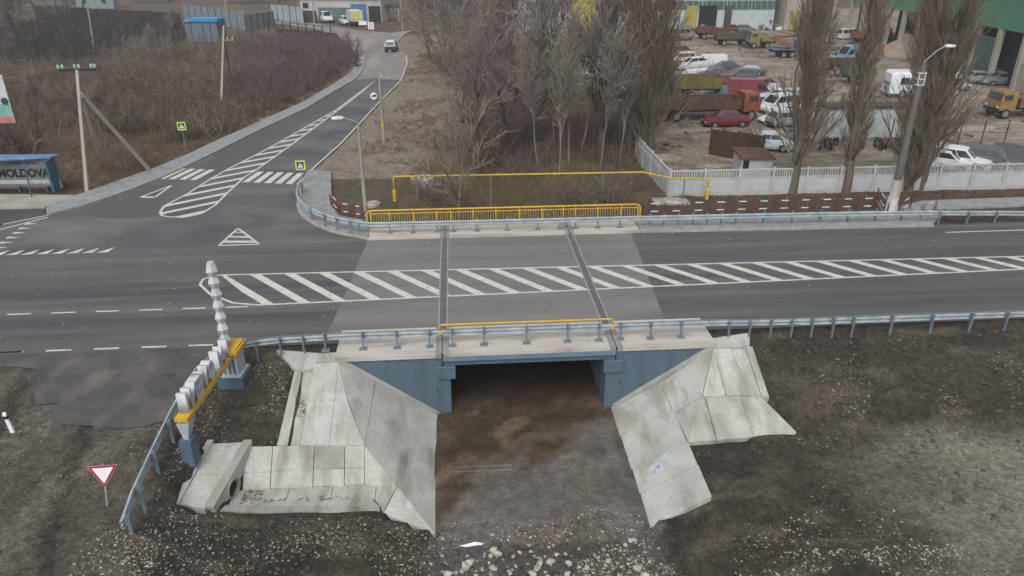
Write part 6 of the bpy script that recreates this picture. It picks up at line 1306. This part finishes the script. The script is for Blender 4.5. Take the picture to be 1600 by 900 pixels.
m_grav = mat('gravel', rgb('#99958b'), rgb('#504c45'), 9, rough=.95, fine=.35, fscale=6, lo=.4, hi=.6)
gravel('gravel', [
    ([(13, 27.8), (13, 23.2), (46, 25), (46, 28)], 14000, .012, .05, .5, .5), ([(8.8, 22.8), (13, 22.8), (20, 10), (7.5, 10), (8.7, 19)], 12000, .012, .05, .5, .4), ([(13, 23), (40, 24.5), (40, 8), (13, 8)], 18000, .012, .045, .56, .3),
    ([(-10.6, 27.6), (-7.2, 27.6), (-7.2, 23.3), (-9.4, 23.5), (-10.5, 21), (-10.6, 19)], 5500, .012, .05, .38, .7), ([(-10.3, 20.4), (-3, 20.3), (-1.3, 19.8), (-1.4, 12), (-11, 12)], 12000, .012, .05, .47, .4), ([(-26, 27.5), (-11, 27.5), (-11, 11), (-26, 11)], 13000, .012, .04, .53, .35),
    ([(-1.4, 19.9), (6.6, 19.9), (8, 12), (-2, 12)], 3600, .015, .09, .45, .7), ([(-.9, 20.9), (6.2, 20.9), (6.4, 19.6), (-1, 19.6)], 700, .015, .06, .4, .7), ([(-1, 27), (6.2, 27), (6.4, 20), (-1, 20)], 160, .012, .045, .4, .5), ([(3.6, 18.6), (6.5, 19.4), (7.5, 15), (4, 15)], 2500, .02, .08, .3, .7), ([(9.5, 17.3), (16, 17), (17, 12), (9, 12)], 6500, .02, .065, .36, .5), ([(-11.6, 18.6), (-9.6, 18.2), (-9.2, 13), (-11.8, 13)], 2200, .02, .06, .25, .5)],
    'pale gravel scattered over the bare earth in the foreground', m_grav, 9)
gravel('soil_clods', [([(13, 28), (13, 23), (46, 24.5), (46, 28)], 3000, .03, .13, .4, .5), ([(8.8, 22.8), (40, 24), (40, 9), (7.5, 9)], 4500, .03, .14, .47, .4), ([(-10.4, 27), (-7.3, 27), (-7.3, 23.4), (-10, 21)], 500, .03, .1, .35, .5), ([(-10.3, 20.3), (-1.3, 19.8), (-1.4, 10), (-12, 10)], 2600, .03, .12, .42, .5), ([(-26, 27), (-12, 27), (-12, 10), (-26, 10)], 2200, .03, .1, .46, .4), ([(16, 43.5), (46, 43.5), (46, 47.9), (16, 47.9)], 1600, .04, .14, .4, .5)], 'dark clods of turned earth on the embankment', mat('clod', rgb('#3d3933'), rgb('#4d4840'), 3, rough=1, fine=.3, fscale=9), 29)
# white plastic sheet
p = P(737, 853, -3.0); pl = MB(); pts = [(-.42, -.04), (-.1, .06), (.1, .1), (.42, .05), (.36, -.03), (.1, -.08), (-.2, -.07)]
pl.add([(x, y, .03 + .03 * math.sin(x * 9)) for x, y in pts] + [(x, y, .015 + .03 * math.sin(x * 9)) for x, y in pts], [tuple(range(7)), tuple(range(13, 6, -1))] + [(i, (i + 1) % 7, (i + 1) % 7 + 7, i + 7) for i in range(7)])
tag(pl.build('plastic_sheet', m_signw, None, False, (p[0], p[1], ground_z(p[0], p[1]) + .02)), 'scrap of white plastic lying below the channel lip', 'litter')
# timber threshold across the channel
th = thing('channel_sill', 'thin dark board frame set across the channel floor', 'sill', (-.9, 24.0, -3.0))
p0 = P(700, 739, -2.98); p1 = P(800, 735, -2.98); th.location = (p0[0], p0[1], -2.95)
for dy in (0, .28): MB().box(((p1[0] - p0[0]) / 2, dy, -.01), (p1[0] - p0[0], .025, .04)).build('board', m_bed, th)
for k in range(4): MB().box(((p1[0] - p0[0]) * k / 3, .14, .02), (.025, .26, .04)).build('cleat', m_bed, th)
vk = lambda x, y: fbm(np.array([x * .25]), np.array([y * .25]), 19, 3)[0] > .45
grass('verge_grass', [(-9, 58), (-6.5, 97), (-6, 125), (-3, 140), (2, 120), (0, 90), (-1.5, 66), (-4.5, 56)], 3600, .4, mat('verge_grass', rgb('#7b6a55'), rgb('#6a5c4b'), .5, rough=.95, fine=0), 'withered weeds on the verge right of the side road', 24, vk)

thicket('grey_brush', polyL, 3.4, 3.4, mat('thicket_grey', rgb('#7d756c'), rgb('#6d665f'), .3, rough=.95, fine=0), 'taller grey brush scattered through the left thicket', 15, .8, lambda x, y: keepL(x, y) and fbm(np.array([x * .1]), np.array([y * .1]), 25, 3)[0] > .42, n=13, nt=12)

# wind-blown leaves caught in the gutter, the ditch and the channel edges
def litter(name, zones, label, m, seed):
    rng = np.random.default_rng(seed); Vs = []
    for (x0, x1, y0, y1, zf, n) in zones:
        x = rng.uniform(x0, x1, n); y = rng.uniform(y0, y1, n); s = rng.uniform(.02, .05, n); a = rng.uniform(0, 6.28, n); V = np.empty((n, 4, 3)); z = np.array([zf(p, q) for p, q in zip(x, y)]) + rng.uniform(.005, .03, n)
        for k in range(4): V[:, k, 0] = x + np.cos(a + k * 1.571) * s; V[:, k, 1] = y + np.sin(a + k * 1.571) * s * .7; V[:, k, 2] = z + (k % 2) * .01
        Vs.append(V.reshape(-1, 3))
    V = np.concatenate(Vs); ob = link(name, np_mesh(name, V, np.arange(len(V)).reshape(-1, 4), m)); ob['kind'] = 'stuff'; ob['label'] = label
litter('gutter_leaves', [(-6.7, -6.36, 24.6, 25.4, lambda x, y: -.3 - (26.85 - y) * .283, 70), (-8.2, -7.5, 21.25, 22.0, lambda x, y: -2.28, 90), (-7.5, -4, 21.22, 21.5, lambda x, y: -2.29, 60), (12.0, 12.6, 24.0, 24.7, lambda x, y: -1.1 - (24.7 - y) * .42, 60), (-1.2, -.6, 20, 27, lambda x, y: -2.97, 120), (6.0, 6.5, 20, 27, lambda x, y: -2.97, 120)], 'brown leaves caught in gutter, ditch and channel edges', MATS['leaf_litter'], 61)
# ================================================================== thin winter haze in the air
hz = MB().box((0, 250, 15), (3400, 4400, 46)).build('haze', None); hz['kind'] = 'stuff'
hm = bpy.data.materials.new('haze'); hm.use_nodes = True; hn_ = hm.node_tree.nodes; hn_.clear()
ho = hn_.new('ShaderNodeOutputMaterial'); hv = hn_.new('ShaderNodeVolumePrincipled'); hv.inputs['Density'].default_value = .0006; hv.inputs['Color'].default_value = (.92, .94, .96, 1); hv.inputs['Anisotropy'].default_value = .2
hm.node_tree.links.new(hv.outputs[0], ho.inputs['Volume']); hz.data.materials.append(hm)
